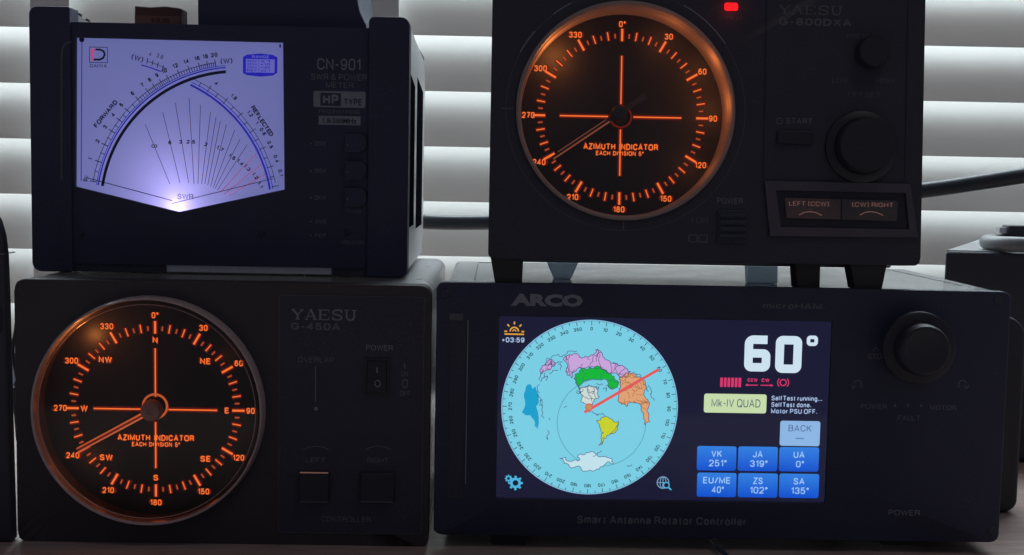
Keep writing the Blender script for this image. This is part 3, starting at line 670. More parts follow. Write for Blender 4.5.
for name, pts in lands:
    rp = fractal(pts, .30, 3) if name != 'teal' else fractal(pts, .2, 2)
    q = ar.P(rp, 2); m.poly(q, (L_(3)-.009*lands.index((name, pts)))*S, name)
    if name != 'teal': m.stroke(q, .6*U, L_(4)*S, 'outline', True)
    if name in ('pink', 'peach', 'green', 'yellow', 'land') and len(pts) > 8:      # state borders run right across
        xs = [p[0] for p in rp]; ys = [p[1] for p in rp]
        for _ in range({'pink': 10, 'peach': 13, 'green': 5, 'yellow': 3, 'land': 3}[name]):
            a0 = random.choice(rp); b0_ = random.choice(rp)
            if name == 'pink': b0_ = min(rp, key=lambda p: abs(p[0]-a0[0]-random.uniform(-8, 8))+(0 if abs(p[1]-a0[1]) > 5 else 30))
            if name == 'peach': b0_ = min(rp, key=lambda p: abs(p[1]-a0[1]-random.uniform(-5, 5))+(0 if abs(p[0]-a0[0]) > 6 else 30))
            ln_ = fractal([a0, b0_], .22, 4, False); seg_ = []
            for p_ in ln_:
                if inpoly(p_, rp): seg_.append(p_)
                else:
                    if len(seg_) > 1: m.stroke(ar.P(seg_, 2), .5*U, L_(5)*S, 'brownl' if name == 'peach' else 'outline')
                    seg_ = []
            if len(seg_) > 1: m.stroke(ar.P(seg_, 2), .5*U, L_(5)*S, 'brownl' if name == 'peach' else 'outline')
    if name in ('pink', 'peach', 'yellow', 'land'):
        xs = [p[0] for p in rp]; ys = [p[1] for p in rp]; cnt = {'pink': 30, 'peach': 60, 'yellow': 5, 'land': 9}[name]
        for _ in range(cnt):
            x = random.uniform(min(xs), max(xs)); y = random.uniform(min(ys), max(ys)); path = []; a = random.uniform(0, 2*PI)
            for k in range(6):
                if not inpoly((x, y), rp): break
                path.append((x, y)); a += random.uniform(-1, 1); x += math.cos(a)*1.6; y += math.sin(a)*1.6
            if len(path) > 1: m.stroke(ar.P(path, 2), .5*U, L_(5)*S, 'outline' if name != 'peach' else 'brownl')
# island and coast scribbles
for a_, b_, n in (((138,330),(162,352),3),):
    pass
scr_pts = [[(36,175),(30,195),(38,210)],[(60,130),(52,150),(40,165)],[(75,130),(95,120),(110,122)],[(33,215),(42,235),(36,262)],[(45,255),(50,290),(55,310)],[(68,360),(76,370),(70,395),(66,388)],
           [(135,268),(145,262)],[(245,282),(258,292),(272,296)],[(262,300),(285,296)],[(250,462),(268,448),(285,440)],[(385,502),(405,494)],[(185,200),(198,210)],[(470,178),(482,205),(492,242)],[(290,195),(305,190),(300,205)],[(60,100),(95,60),(150,45),(185,42)],[(38,160),(52,115)],
           [(75,310),(78,318)],[(300,180),(315,190),(330,186)],[(262,172),(275,178),(290,176)],[(215,188),(232,178),(250,184)],[(200,205),(190,212),(184,206)],[(445,165),(458,180),(470,205)],[(420,135),(440,146),(452,160)],[(52,150),(70,142),(62,160)],[(38,240),(48,236),(44,262)],[(90,100),(112,86),(128,84)],[(110,95),(126,104),(118,118)],[(285,290),(296,300)],[(180,118),(170,128),(158,124)],[(228,195),(240,210),(255,205),(248,215)],[(255,190),(272,186),(268,200)]]
for pl in scr_pts: m.stroke(ar.P(fractal(z7(pl), .3, 3, False), 2), .55*U, L_(5)*S, 'outline')
m.build('world_map', scr)
m = MB(); a = Vector(ar.p(*z4([(262, 284)])[0], 2)); b = Vector(ar.p(*z4([(468, 165)])[0], 2)); m.stroke([tuple(a), tuple(b)], 2.9*U, L_(6)*S, 'red')
hx, hz = ar.p(*z4([(275, 270)])[0], 2); m.disc(hx, hz, 4.1*U, L_(7)*S, 'red', 32); m.disc(hx, hz, 2.8*U, L_(8)*S, 'hub_l', 32); m.build('heading_needle', scr)
# 60 degrees
m = MB()
def rr_stroke(x0, y0, x1, y1, w, r, mat, i):
    a_, b_, c_, e_ = ar.rect(x0, y0, x1, y1, 2); h = w/2*U
    m.stroke(rrect(a_+h, b_+h, c_-h, e_-h, r*U, 5), w*U, L_(i)*S, mat, True)
rr_stroke(775.5, 336, 801.8, 373, 8.6, 3, 'digits', 2)
a_, b_, c_, e_ = ar.rect(744.5, 335.5, 770.5, 371.5, 2); h = 4.3*U; r = 3*U
mid = b_+h+14.2*U
path = [(c_-h*.8, e_-h), (a_+h+r*1.5, e_-h)] + arcpts(a_+h+r*1.5, e_-h-r*1.5, r*1.5, PI/2, PI, 5)[1:] + [(a_+h, b_+h+r)] + arcpts(a_+h+r, b_+h+r, r, PI, 1.5*PI, 5)[1:] + [(c_-h-r, b_+h)] + arcpts(c_-h-r, b_+h+r, r, -PI/2, 0, 5)[1:] + [(c_-h, mid-r)] + arcpts(c_-h-r, mid-r, r, 0, PI/2, 5)[1:] + [(a_+h, mid)]
m.stroke(path, 8.6*U, L_(2)*S, 'digits')
rr_stroke(806.8, 335.6, 818, 346, 3.6, 2, 'digits', 2)
m.build('heading_digits', scr)
m = MB()
for i in range(6):
    a_, b_, c_, e_ = ar.rect(720.2+i*3.65, 377.5+i*.05, 722.9+i*3.65, 387+i*.05, 2); m.poly(rrect(a_, b_, c_, e_, .8*U, 3), L_(2)*S, 'pinkt')
ar.text(m, 'CCW', 747.5, 378.2, 757.5, 381.8, L_(2), 'pinkt', .06); ar.text(m, 'CW', 761.5, 378.4, 769.5, 382, L_(2), 'pinkt', .06)
m.stroke(ar.P([(746, 385), (758, 385.2)], 2), 1*U, L_(2)*S, 'pinkt'); m.stroke(ar.P([(760.5, 385.2), (772, 385.4)], 2), 1*U, L_(2)*S, 'pinkt')
m.poly(ar.P([(745, 385), (748, 383.6), (748, 386.4)], 2), L_(3)*S, 'pinkt'); m.poly(ar.P([(773.5, 385.4), (770.5, 384), (770.5, 386.8)], 2), L_(3)*S, 'pinkt')
bx, bz = ar.p(783.2, 382.6, 2); m.stroke(arcpts(bx, bz, 3.1*U, 0, 2*PI, 24), 1.1*U, L_(2)*S, 'pinkt')
m.stroke(arcpts(bx, bz, 5.6*U, -.8, .8, 8), 1*U, L_(2)*S, 'pinkt'); m.stroke(arcpts(bx, bz, 5.6*U, PI-.8, PI+.8, 8), 1*U, L_(2)*S, 'pinkt')
m.build('status_icons', scr)
def tile(x0, y0, x1, y1, mat, texts, name, lab):
    m = MB(); m.poly(rrect(*ar.rect(x0, y0, x1, y1, 2), 2.4*U, 5), L_(2)*S, mat)
    for (t, a, b, c, e, mt, bo) in texts: ar.text(m, t, a, b, c, e, L_(3), mt, bo)
    m.build(name, scr, label=lab)
tile(704, 394, 766.5, 413, 'cream', [('Mk-IV QUAD', 711.5, 399, 760.5, 407.3, 'gtxt', .0)], 'screen_button', 'cream screen button reading Mk-IV QUAD')
tile(780, 421, 820, 446, 'back', [('BACK', 788.5, 425, 811.5, 431.5, 'backt', .0), ('—', 795.5, 438, 804, 438.9, 'backt', .0)], 'screen_button', 'pale blue screen button reading BACK')
cols = ((697, 736.3), (738, 777.6), (779.2, 818.9)); rows = ((446.2, 470.6), (472.8, 497))
tb = [[('VK', 10.5), ('JA', 10), ('UA', 11)], [('EU/ME', 27), ('ZS', 10), ('SA', 11)]]; nb = [[('251°', 18), ('319°', 17.5), ('0°', 8)], [('40°', 12.5), ('102°', 17.5), ('135°', 17.5)]]
for r_i in range(2):
    for c_i in range(3):
        xa, xb_ = cols[c_i]; ya, yb = rows[r_i]; dy = c_i*.5; xm = (xa+xb_)/2
        t1, w1 = tb[r_i][c_i]; t2, w2 = nb[r_i][c_i]
        tile(xa, ya+dy, xb_, yb+dy, 'bluebtn', [(t1, xm-w1/2, ya+dy+4.2, xm+w1/2, ya+dy+10.8, 'btxt', .015), (t2, xm-w2/2+1, ya+dy+13.6, xm+w2/2+1, ya+dy+20.2, 'btxt', .01)], 'screen_button', 'blue screen button reading '+t1+' '+t2.replace('°', ' degrees'))
m = MB(); ar.text(m, 'SelfTest running...', 771.5, 396, 822, 400.8, L_(2), 'stxt', .02); ar.text(m, 'SelfTest done.', 771.3, 402.4, 811, 407.2, L_(2), 'stxt', .02); ar.text(m, 'Motor PSU OFF.', 771, 408.9, 817, 413.7, L_(2), 'stxt', .02)
m.build('status_text', scr)
m = MB(); sx, sz = ar.p(514.3, 331.5, 2)
m.stroke(arcpts(sx, sz, 4.2*U, 0, PI, 14), 1.5*U, L_(2)*S, 'sun'); m.stroke(arcpts(sx, sz, 1.6*U, 0, PI, 8), 1.1*U, L_(2)*S, 'sun'); m.stroke(ar.P([(504.5, 334), (524, 334.4)], 2), 1.5*U, L_(2)*S, 'sun')
for q in range(5):
    a = PI*q/4; r0, r1 = (7.2, 10)
    m.stroke([(sx+math.cos(a)*r0*U, sz+math.sin(a)*r0*U), (sx+math.cos(a)*r1*U, sz+math.sin(a)*r1*U)], 1.5*U, L_(2)*S, 'sun')
ar.text(m, '+03:59', 502.2, 337.4, 524.5, 342.4, L_(2), 'stxt', .03); m.build('sun_icon', scr)
m = MB()
for (gx, gy, gr) in ((515.5, 483, 6.2), (508.5, 478.5, 3.2)):
    a_, b_ = ar.p(gx, gy, 2); m.stroke(arcpts(a_, b_, gr*.68*U, 0, 2*PI, 24), gr*.42*U, L_(2)*S, 'gear')
    for q in range(8):
        a = 2*PI*q/8; m.stroke([(a_+math.cos(a)*gr*.8*U, b_+math.sin(a)*gr*.8*U), (a_+math.cos(a)*gr*1.2*U, b_+math.sin(a)*gr*1.2*U)], gr*.36*U, L_(3)*S, 'gear')
m.build('gear_icon', scr)
m = MB(); a_, b_ = ar.p(663, 482.6, 2)
m.stroke(arcpts(a_, b_, 6*U, 0, 2*PI, 28), .8*U, L_(2)*S, 'icon'); m.stroke([(a_-6*U, b_), (a_+6*U, b_)], .7*U, L_(2)*S, 'icon'); m.stroke([(a_, b_-6*U), (a_, b_+6*U)], .7*U, L_(3)*S, 'icon')
m.stroke([(a_+3*U*math.cos(q*PI/8), b_+6*U*math.sin(q*PI/8)) for q in range(17)], .7*U, L_(3)*S, 'icon')
m.disc(a_+3.5*U, b_-2.6*U, 3.4*U, L_(4)*S, 'lcd', 24); m.stroke(arcpts(a_+3.5*U, b_-2.6*U, 2.9*U, 0, 2*PI, 20), 1.1*U, L_(5)*S, 'gear'); m.stroke([(a_+5.6*U, b_-4.8*U), (a_+8.6*U, b_-7.4*U)], 1.5*U, L_(6)*S, 'gear')
m.build('search_icon', scr)
MB().poly(rrect(*sc, 2*S), .8*S, 'glass').build('screen_glass', ar.o)

# =================================================================== controller with the plain dial (upper right)
G8Z = None
g8 = Dev('antenna_rotator_controller', 'dark controller with red warning light and orange degree dial, standing on the touchscreen controller', 'rotator controller', 706, 263, YF+6*S, tilt=math.radians(4.5))
E = math.tan(math.radians(4.5))
x0, z0, x1, z1 = g8.rect(490.2, 0, 923, 262); z1 = g8.p(706, -62)[1]
DC = g8.p(626.3, 110, -6); rH = 107.5*g8.u(-6)
ol = rrect(x0, z0, x1, z1, 6*S); circ = [(DC[0]+rH*math.cos(2*PI*i/96), DC[1]+rH*math.sin(2*PI*i/96)) for i in range(96)]
mb = MB(); mb.hole(ol, circ, DC, 0, 8*S, 'black')
mb.add([(x, 0, z) for x, z in ol]+[(x, 46*S, z) for x, z in ol], [[i, (i+1) % len(ol), len(ol)+(i+1) % len(ol), len(ol)+i] for i in range(len(ol))], 'black')
mb.build('front_panel', g8.o, bevel=2*S)
hb = MB(); hb.prism(rrect(x0+16*S, z0-3*S, x1-14*S, z1-2*S, 4*S), 46.5*S, 340*S, 'gcase', ext=(0, E*320*S)); hb.build('housing', g8.o, bevel=2*S)
# feet (front pair tall, see-through rear pair shaped for blurred reflections) placed in world on the lower case's top
top_z = ar.o.location.z + zt
def g8foot(a, b, Y, dpt, mat='rubber'):
    # a,b: px at top and bottom (x0,x1,y) ; stands on the lower controller
    pa = [onY(a[0], a[2], Y), onY(a[1], a[2], Y), onY(b[1], b[2], Y), onY(b[0], b[2], Y)]
    zb_ = top_z+.2*S
    pa[2].z = pa[3].z = zb_
    vs = [g8.I @ p for p in pa] + [g8.I @ (p+Vector((0, dpt, 0))) for p in pa]
    mb = MB(); mb.add(vs, [[0,1,2,3],[7,6,5,4],[0,4,5,1],[1,5,6,2],[2,6,7,3],[3,7,4,0]], mat); mb.build('foot', g8.o, bevel=1.2*S)
g8foot((490.5, 523.5, 257), (495, 522, 285), YF+7*S, 26*S)
g8foot((849, 889, 257), (855, 882, 286), YF+7*S, 26*S)
g8foot((545, 581, 257), (554, 571, 277), YF+70*S, 20*S, 'foot_ghost')  # added shape for a blurred reflection on the case top
g8foot((795, 821, 257), (797, 820, 286), YF+11*S, 26*S)
g8foot((748, 778, 257), (749, 778, 280), YF+60*S, 20*S, 'foot_ghost')  # second reflection built as a see-through block
face, X, Z = dial(g8, 620.7, 116.8, 38, .985, False, None, None, 0, None, 108)
k = g8.u(38)
mb = MB(); r1_ = rH; r2_ = 106.0*g8.u(0)
cB = g8.p(620.9, 116.5, 38)
# stepped inner wall: outer bright lip then wall back to the dial
prof = [(rH+3*S, -2.4*S), (rH+1*S, -3.2*S), (rH-.6*S, -2*S), (rH-1.0*S, 8*S), (rH-2.4*S, 9*S), (rH-2.8*S, 38.4*S)]
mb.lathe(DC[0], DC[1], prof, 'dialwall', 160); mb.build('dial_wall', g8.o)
MB().lathe(DC[0], DC[1], [(.05*S, 4*S), (rH-1.6*S, 4*S)], 'glass', 96).build('dial_glass', g8.o)
ra = MB()
for a0, a1 in ((35, 62), (140, 152), (118, 128)): ra.stroke(arcpts(DC[0], DC[1], rH+14*S, math.radians(a0), math.radians(a1), 16), .9*S, -.2*S, 'print')
ra.stroke(arcpts(DC[0], DC[1], rH+13.4*S, 0, 2*PI, 120), .5*S, -.1*S, 'prints')
ra.stroke([(DC[0]-rH-18*S, DC[1]), (DC[0]-rH-6*S, DC[1])], .7*S, -.3*S, 'printd'); ra.stroke([(DC[0], DC[1]-rH-4*S), (DC[0], DC[1]-rH-13*S)], .9*S, -.3*S, 'printd')
ra.build('bezel_line', g8.o)
hx, hz = g8.p(619, 113, 22); tx_, tz_ = g8.p(552.5, 157.5, 26); qx, qz = g8.p(650, 97, 22)
dv = Vector((tx_-hx, tz_-hz)); Ln = dv.length; dv.normalize(); nv = Vector((-dv.y, dv.x)); hp = (hx, hz)
nd = MB(); bar(nd, hp, 2.4*S, 1.6*S, 0, Ln, 28*S, 30*S, 0, 'needle_d'); bar(nd, hp, .8*S, .7*S, 12*S, Ln, 27*S, 28*S, 1.7*S, 'needle_b'); bar(nd, hp, .35*S, .35*S, 14*S, Ln-8*S, 27*S, 28*S, -1.9*S, 'needle_b')
bar(nd, hp, 2.2*S, 3.2*S, 0, -34*S, 27*S, 29*S, 0, 'needle_d'); nd = nd.build('needle', g8.o)
MB().lathe(hx, hz, [(.05*S, 19*S), (6*S, 19.4*S), (8*S, 22*S), (9*S, 31*S)], 'knob', 36).build('hub', nd)
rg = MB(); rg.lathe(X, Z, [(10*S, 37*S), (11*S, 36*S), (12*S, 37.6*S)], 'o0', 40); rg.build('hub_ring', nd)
for lx_, ly_, dp, en in ((556, 50, 16, .015), (708, 62, 6, .0055), (718, 104, 6, .0055), (668, 34, 8, .0035), (698, 162, 8, .0022)):
    lx, lz = g8.p(lx_, ly_, dp); lamp('dial_lamp', (lx, dp*S, lz), (1, .31, .07), en, face, size=.007)
# right side controls
for lx_ in (765, 906.5):
    a, b, c, e = g8.rect(lx_-.5, 2, lx_+.5, 176); MB().box(a, c, -.5*S, .4*S, b, z1-4*S, 'deep').build('panel_seam', g8.o)
lx, lz = g8.p(731, 7); wl = MB().prism(rrect(lx-7*S, lz-4*S, lx+7*S, lz+4.2*S, 2.5*S), -1.5*S, 0, 'redled').build('warning_light', g8.o, bevel=.7*S); lamp('warning_lamp', (lx, -7*S, lz), (1, .05, .06), .0009, wl, size=.003)
t = MB(); yaesu(g8, t, 778, 5.5, 843, 14.5, -.2, 'print8'); g8.text(t, 'G-800DXA', 779, 18.5, 851.5, 25.8, -.2, 'print8', .04); t.build('maker_lettering', g8.o)
t = MB()
g8.text(t, 'OVERLAP', 718, 16, 743, 20, -.2, 'prints'); g8.text(t, 'PRESET', 847, 34, 875, 38.5, -.2, 'prints'); g8.text(t, 'LOW', 832, 78, 848, 83, -.2, 'prints'); g8.text(t, 'HIGH', 876, 78, 894, 83, -.2, 'prints'); g8.text(t, 'OFFSET', 848, 92, 880, 97, -.2, 'prints')
g8.text(t, 'START', 786, 118, 812, 124, -.2, 'printd', .01); cx, cz = g8.p(779.5, 121); t.stroke(arcpts(cx, cz, 3*S, 0, 2*PI, 16), .7*S, -.2*S, 'printd')
g8.text(t, 'POWER', 717, 198, 743, 204, -.2, 'printd', .01); g8.text(t, 'I ON', 692, 217, 708, 223.5, -.2, 'prints')
for q in (689, 699):
    a, b, c, e = g8.rect(q, 235, q+8, 242); t.stroke(rrect(a, b, c, e, 1*S, 3), .8*S, -.2*S, 'printd', True)
t.build_each('lettering', g8.o)
def knob(cxp, cyp, rs, rc, dp, cap='knob', name='knob'):
    cx, cz = g8.p(cxp, cyp); m = MB()
    if rs: m.lathe(cx, cz, [(rs*S, 0), ((rs-.6)*S, -3*S), ((rs-3)*S, -5*S), (rc*S+.5*S, -6*S)], 'deep', 80)
    m.lathe(cx, cz, [(rc*S, -2*S), ((rc-.8)*S, -(dp-2)*S), ((rc-2)*S, -dp*S), ((rc-4)*S, -(dp+.3)*S), (.05*S, -(dp-1)*S)], cap, 72)
    m.build(name, g8.o)
knob(871, 53, 0, 16.5, 12); knob(861, 147, 37, 28, 20)
a, b, c, e = g8.rect(777, 131, 812, 144); MB().prism(rrect(a, b, c, e, 1*S), -3*S, 0, 'deep').build('start_button', g8.o, bevel=.8*S)
a, b, c, e = g8.rect(717, 210, 747, 243); ps = MB(); ps.prism(rrect(a, b, c, e, 2*S), -2*S, 0, 'panel'); ps = ps.build('power_switch', g8.o, bevel=.6*S)
for i in range(4):
    zz = b+(5+i*7)*S; MB().box(a+2*S, c-2*S, -4*S, -1.8*S, zz, zz+4*S, 'panel').build('ridge', ps, bevel=.5*S)
ou = g8.P([(764, 181), (909.5, 184), (917, 237.5), (769.5, 236)]); inn = g8.P([(775.5, 190.5), (905, 193), (908.5, 229.5), (780, 227)])
ce = (sum(p[0] for p in inn)/4, sum(p[1] for p in inn)/4)
fm = MB(); fm.hole(ou, inn, ce, -3*S, 3*S, 'silver'); fm.add([(x, -3*S, z) for x, z in ou]+[(x, 0, z) for x, z in ou], [[i, (i+1) % 4, 4+(i+1) % 4, 4+i] for i in range(4)], 'silver')
fm = fm.build('button_frame', g8.o)
MB().poly(inn, 0-.3*S, 'deep').build('frame_backing', fm)
def rbtn(q, txt, b0, b1, ac, mat):
    m = MB(); m.prism(g8.P(q), -2.4*S, -.4*S, mat); g8.text(m, txt, b0[0], b0[1], b1[0], b1[1], -2.7, 'btn_or')
    m.stroke(g8.P([(ac-11, 215), (ac-6, 212.4), (ac, 211.6), (ac+6, 212.6), (ac+12, 215.4)], -2.7), .9*S, -2.7*S, 'btn_or'); m.build('rocker_button', g8.o)
M['brown2'] = surf('less_lit_button', (.085, .07, .07), .4, bump=.1)  # same button with less orange light in its colour
rbtn([(784, 198), (840, 199.3), (840, 219.6), (786, 218)], 'LEFT (CCW)', (789, 201.5), (829, 206), 810, 'brown')
rbtn([(841, 199.3), (897, 200.8), (896, 221.3), (841, 219.6)], '(CW) RIGHT', (852, 202.5), (893, 207), 871, 'brown2')

# =================================================================== cross needle meter (upper left)
YC = YF+88*S
cn = Dev('swr_power_meter', 'black cross needle meter with a blue-white backlit pentagon scale, on the left dial controller', 'power meter', 220, 276, YC)
K = cn.u()/S
x0, z0, x1, z1 = cn.rect(31.5, 25, 408, 266)
zbase = g4.o.location.z + g4.rect(16, 282.5, 429.5, 545)[3] - cn.o.location.z + .6*S
ix0 = cn.p(72, 150)[0]; ix1 = cn.p(368, 150)[0]
ztop = z1
pen = cn.P([(76, 37.5), (283, 42.5), (284.5, 189.5), (179, 212), (75.5, 186.5)], 0)
ol = [(ix0, z0), (ix1, z0), (ix1, ztop), (ix0, ztop)]
ce = cn.p(180, 115)
mb = MB(); mb.hole(ol, pen, ce, 0, 6*S, 'bluecast', 'deep')
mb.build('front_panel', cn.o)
hb = MB(); hb.box(ix0-2*S, ix1+2*S, 1*S, 5.8*S, ztop-.6*S-6*S, ztop-.4*S, 'bluecast'); hb.box(x0+2*S, x1-2*S, 60*S, 325*S, z0+2*S, ztop-.6*S, 'black'); hb.box(ix0-1*S, ix0+1*S, .6*S, 61*S, z0, ztop-.7*S, 'deep'); hb.box(ix1-1*S, ix1+1*S, .6*S, 61*S, z0, ztop-.7*S, 'deep'); hb.box(ix0+1*S, ix1-1*S, .6*S, 61*S, z0, z0+2*S, 'deep'); hb.box(ix0+1*S, ix1-1*S, 5.9*S, 61*S, ztop-3*S, ztop-.6*S, 'black'); hb = hb.build('housing', cn.o)
# end blocks
for (a, c, topy, outer) in ((31.5, 72, 6.5, 0), (368, 408.5, 17, 1)):
    xa = cn.p(a, 150)[0]; xc = cn.p(c, 150)[0]; zt_ = cn.p((a+c)/2, topy)[1]
    rs = (10*S, 2*S, 2*S, 9*S) if not outer else (2*S, 8*S, 9*S, 6*S)
    m = MB(); m.prism(rrect(xa, zbase, xc, zt_, 0, rs=rs), -3*S, 26*S, 'bluecast'); eb = m.build('end_block', cn.o, bevel=1.2*S)
    # rail running back
    m = MB(); zz0, zz1 = zbase+2*S, ztop+1*S
    xs_ = (xa+1.5*S, xc-.5*S) if not outer else (xa+.5*S, xc-1.5*S)
    def pr(x): return [(x, 26*S, zz0+4*S), (x, 300*S, zz0+6*S), (x, 330*S, zz0+30*S), (x, 330*S, zz1-34*S), (x, 300*S, zz1-8*S), (x, 120*S, zz1-.5*S), (x, 26*S, zt_-5*S)]
    A = pr(xs_[0]); B = pr(xs_[1]); n = len(A)
    m.add(A+B, [list(range(n)), list(range(2*n-1, n-1, -1))]+[[i, (i+1) % n, n+(i+1) % n, n+i] for i in range(n)], 'alu' if outer else 'gcase')
    rl = m.build('side_rail', cn.o)
    xo = xs_[1] if outer else xs_[0]; sg = 1 if outer else -1
    for (ya, yb, pa_, pb_) in ((30, 120, 66, 226), (165, 285, 62, 232)):
        za = cn.p(220, pb_)[1]; zc = cn.p(220, pa_)[1]
        m = MB(); m.add([(xo+sg*q*S, y_*S, z_) for q in (-.2, .5) for y_, z_ in ((ya, za), (yb, za), (yb, zc-10*S), (ya, zc))], [[0,1,2,3],[7,6,5,4],[0,4,5,1],[1,5,6,2],[2,6,7,3],[3,7,4,0]], 'void'); m.build('side_slot', rl)
    m = MB()
    for i in range(4):
        yy = (34+i*26); f_ = i/3.3; zz = (zt_-5*S)*(1-f_*.9)+(zz1-.5*S)*f_*.9
        m.lathe(xs_[1]-2*S if not outer else xs_[0]+2*S, zz+1*S, [(.05*S, yy*S), (2.0*S, (yy+1)*S), (2.0*S, (yy+6)*S), (.05*S, (yy+7)*S)], 'deep', 14)
    m.build('stud', rl)
# chrome tilt stand bar under the body
a, b, c, e = cn.rect(166, 265, 332, 274.5, 2)
MB().box(a, c, 2*S, 14*S, zbase+1.2*S, z0+3*S, 'alu').build('tilt_stand', cn.o, bevel=1*S)
a, b, c, e = cn.rect(72, 262, 166, 272, 2); MB().box(ix0, a+94*S*K, 1*S, 30*S, zbase+.5*S, z0+1.5*S, 'black').build('foot', cn.o)
a, b, c, e = cn.rect(332, 265, 368, 277, 2); MB().box(a, ix1+1*S, 1*S, 30*S, zbase+.5*S, z0+1.5*S, 'black').build('foot', cn.o)
# meter card
dd = 4
card = MB().poly(cn.P([(74, 35), (285, 40), (287, 191), (179, 214), (73, 188)], dd), dd*S, 'meter').build('meter_card', cn.o)
def z2(x, y): return (60+x/2.775, 20+y/2.775)
def PX(pts, d=dd): return [cn.p(x, y, d) for x, y in pts]
K2 = cn.u(dd)
pr = MB()
A_, B_, C_ = PX([(102.5, 186), (146, 105.5), (226, 71.8)])
fx, fz, fr = circ3(A_, B_, C_)
aA = math.atan2(A_[1]-fz, A_[0]-fx) % (2*PI); aC = math.atan2(C_[1]-fz, C_[0]-fx) % (2*PI)
y1_ = (dd-.15)*S; y2_ = (dd-.3)*S
pr.stroke(arcpts(fx, fz, fr, aA, aC, 60), 2.9*K2, y1_, 'ink')
pr.stroke(arcpts(fx, fz, fr+4.2*K2, aA+.0, aC+.0, 60), 1.2*K2, y1_, 'bink'); pr.stroke(arcpts(fx, fz, fr+6.0*K2, aA, aC, 60), .6*K2, y1_, 'bink')
aS, aE = aA-.02, aC+.06
pr.stroke(arcpts(fx, fz, fr+9.8*K2, aS, aE, 60), .6*K2, y1_, 'ink')
def pol(a, r, cx_=None, cz_=None): return ((fx if cx_ is None else cx_)+math.cos(a)*r, (fz if cz_ is None else cz_)+math.sin(a)*r)
fr_l = [(0, '0'), (.115, '1'), (.215, '2'), (.30, '3'), (.375, '4'), (.445, '5'), (.53, '6'), (.60, '7'), (.645, '8'), (.69, '9'), (.735, '10'), (.80, '12'), (.86, '14'), (.92, '16'), (.965, '18'), (1.01, '20')]
for i, (f_, t) in enumerate(fr_l):
    a = aS+(aE-aS)*f_*.985; pr.stroke([pol(a, fr+6*K2), pol(a, fr+13*K2)], .85*K2, y2_, 'ink')
    cn.textc(pr, t, *pol(a, fr+17.5*K2), 4.2*K2, a-PI/2, dd-.3, 'ink', .06, .9)
    if i < len(fr_l)-1:
        nn = 2 if i < 6 else 4
        for q in range(1, nn):
            a2 = aS+(aE-aS)*(f_+(fr_l[i+1][0]-f_)*q/nn)*.985; pr.stroke([pol(a2, fr+6*K2), pol(a2, fr+10.5*K2)], .65*K2, y2_, 'ink')
# small left scale
pr.stroke(PX([(141.5, 65), (150, 67.5), (161, 71.5)]), 1.1*K2, y1_, 'bink')
for q in range(4):
    x = 148+q*5.2; y = 58+q*2.0+.12*q*q; pr.stroke(PX([(x, y), (x-1.2, y+5.5)]), .85*K2, y2_, 'ink')
pr.stroke(PX([(147, 61), (157, 64.5), (167, 69)]), .6*K2, y1_, 'ink')
for t, x, y in (('4', 150, 54), ('3', 158, 55.5), ('8', 162, 57)): cn.textc(pr, t, *cn.p(x, y, dd), 4*K2, -.3, dd-.3, 'ink')
for t, x, y, an in (('(W)', 137.5, 58.2, -.3), ('(W)', 226.5, 61, .1)): cn.textc(pr, t, *cn.p(x, y, dd), 5.2*K2, an, dd-.3, 'ink', .02, 1.1)
# reflected arc
A2, B2, C2 = PX([(190.5, 84.9), (239.5, 123), (270, 189.4)])
gx, gz, gr = circ3(A2, B2, C2); b0 = math.atan2(A2[1]-gz, A2[0]-gx); b1 = math.atan2(C2[1]-gz, C2[0]-gx)
pr.stroke(arcpts(gx, gz, gr, b0, b1, 50), 1.9*K2, y2_, 'bink'); pr.stroke(arcpts(gx, gz, gr+2.9*K2, b0, b1, 50), .7*K2, y2_, 'bink'); pr.stroke(arcpts(gx, gz, gr+6.5*K2, b0+.03, b1+.04, 50), .6*K2, y1_, 'ink')
rl_ = [(.15, '4'), (.30, '1.8'), (.455, '1.2'), (.53, '1'), (.60, '0.8'), (.70, '0.5'), (.80, '0.4'), (.90, '0.1')]
for q in range(14):
    a = b0+(b1-b0)*(.06+q*.071); pr.stroke([pol(a, gr+2*K2, gx, gz), pol(a, gr+(9.5 if q % 2 else 6.5)*K2, gx, gz)], .75*K2, y2_, 'ink')
for f_, t in rl_:
    a = b0+(b1-b0)*f_; cn.textc(pr, t, *pol(a, gr+14*K2, gx, gz), 3.9*K2, a-PI/2, dd-.3, 'ink', .06, .9)
def arctext(t, c0, c1, h, mat='ink'):
    n = len(t); A0 = Vector(cn.p(*c0, dd)); A1 = Vector(cn.p(*c1, dd)); an = math.atan2(A1.y-A0.y, A1.x-A0.x)
    for i, ch in enumerate(t): q = A0.lerp(A1, i/(n-1)); cn.textc(pr, ch, q.x, q.y, h*K2, an, dd-.3, mat, .05, 1.1)
arctext('FORWARD', (96, 125.5), (115, 102.5), 4.6); arctext('REFLECTED', (253.5, 108), (271, 134), 4.6)
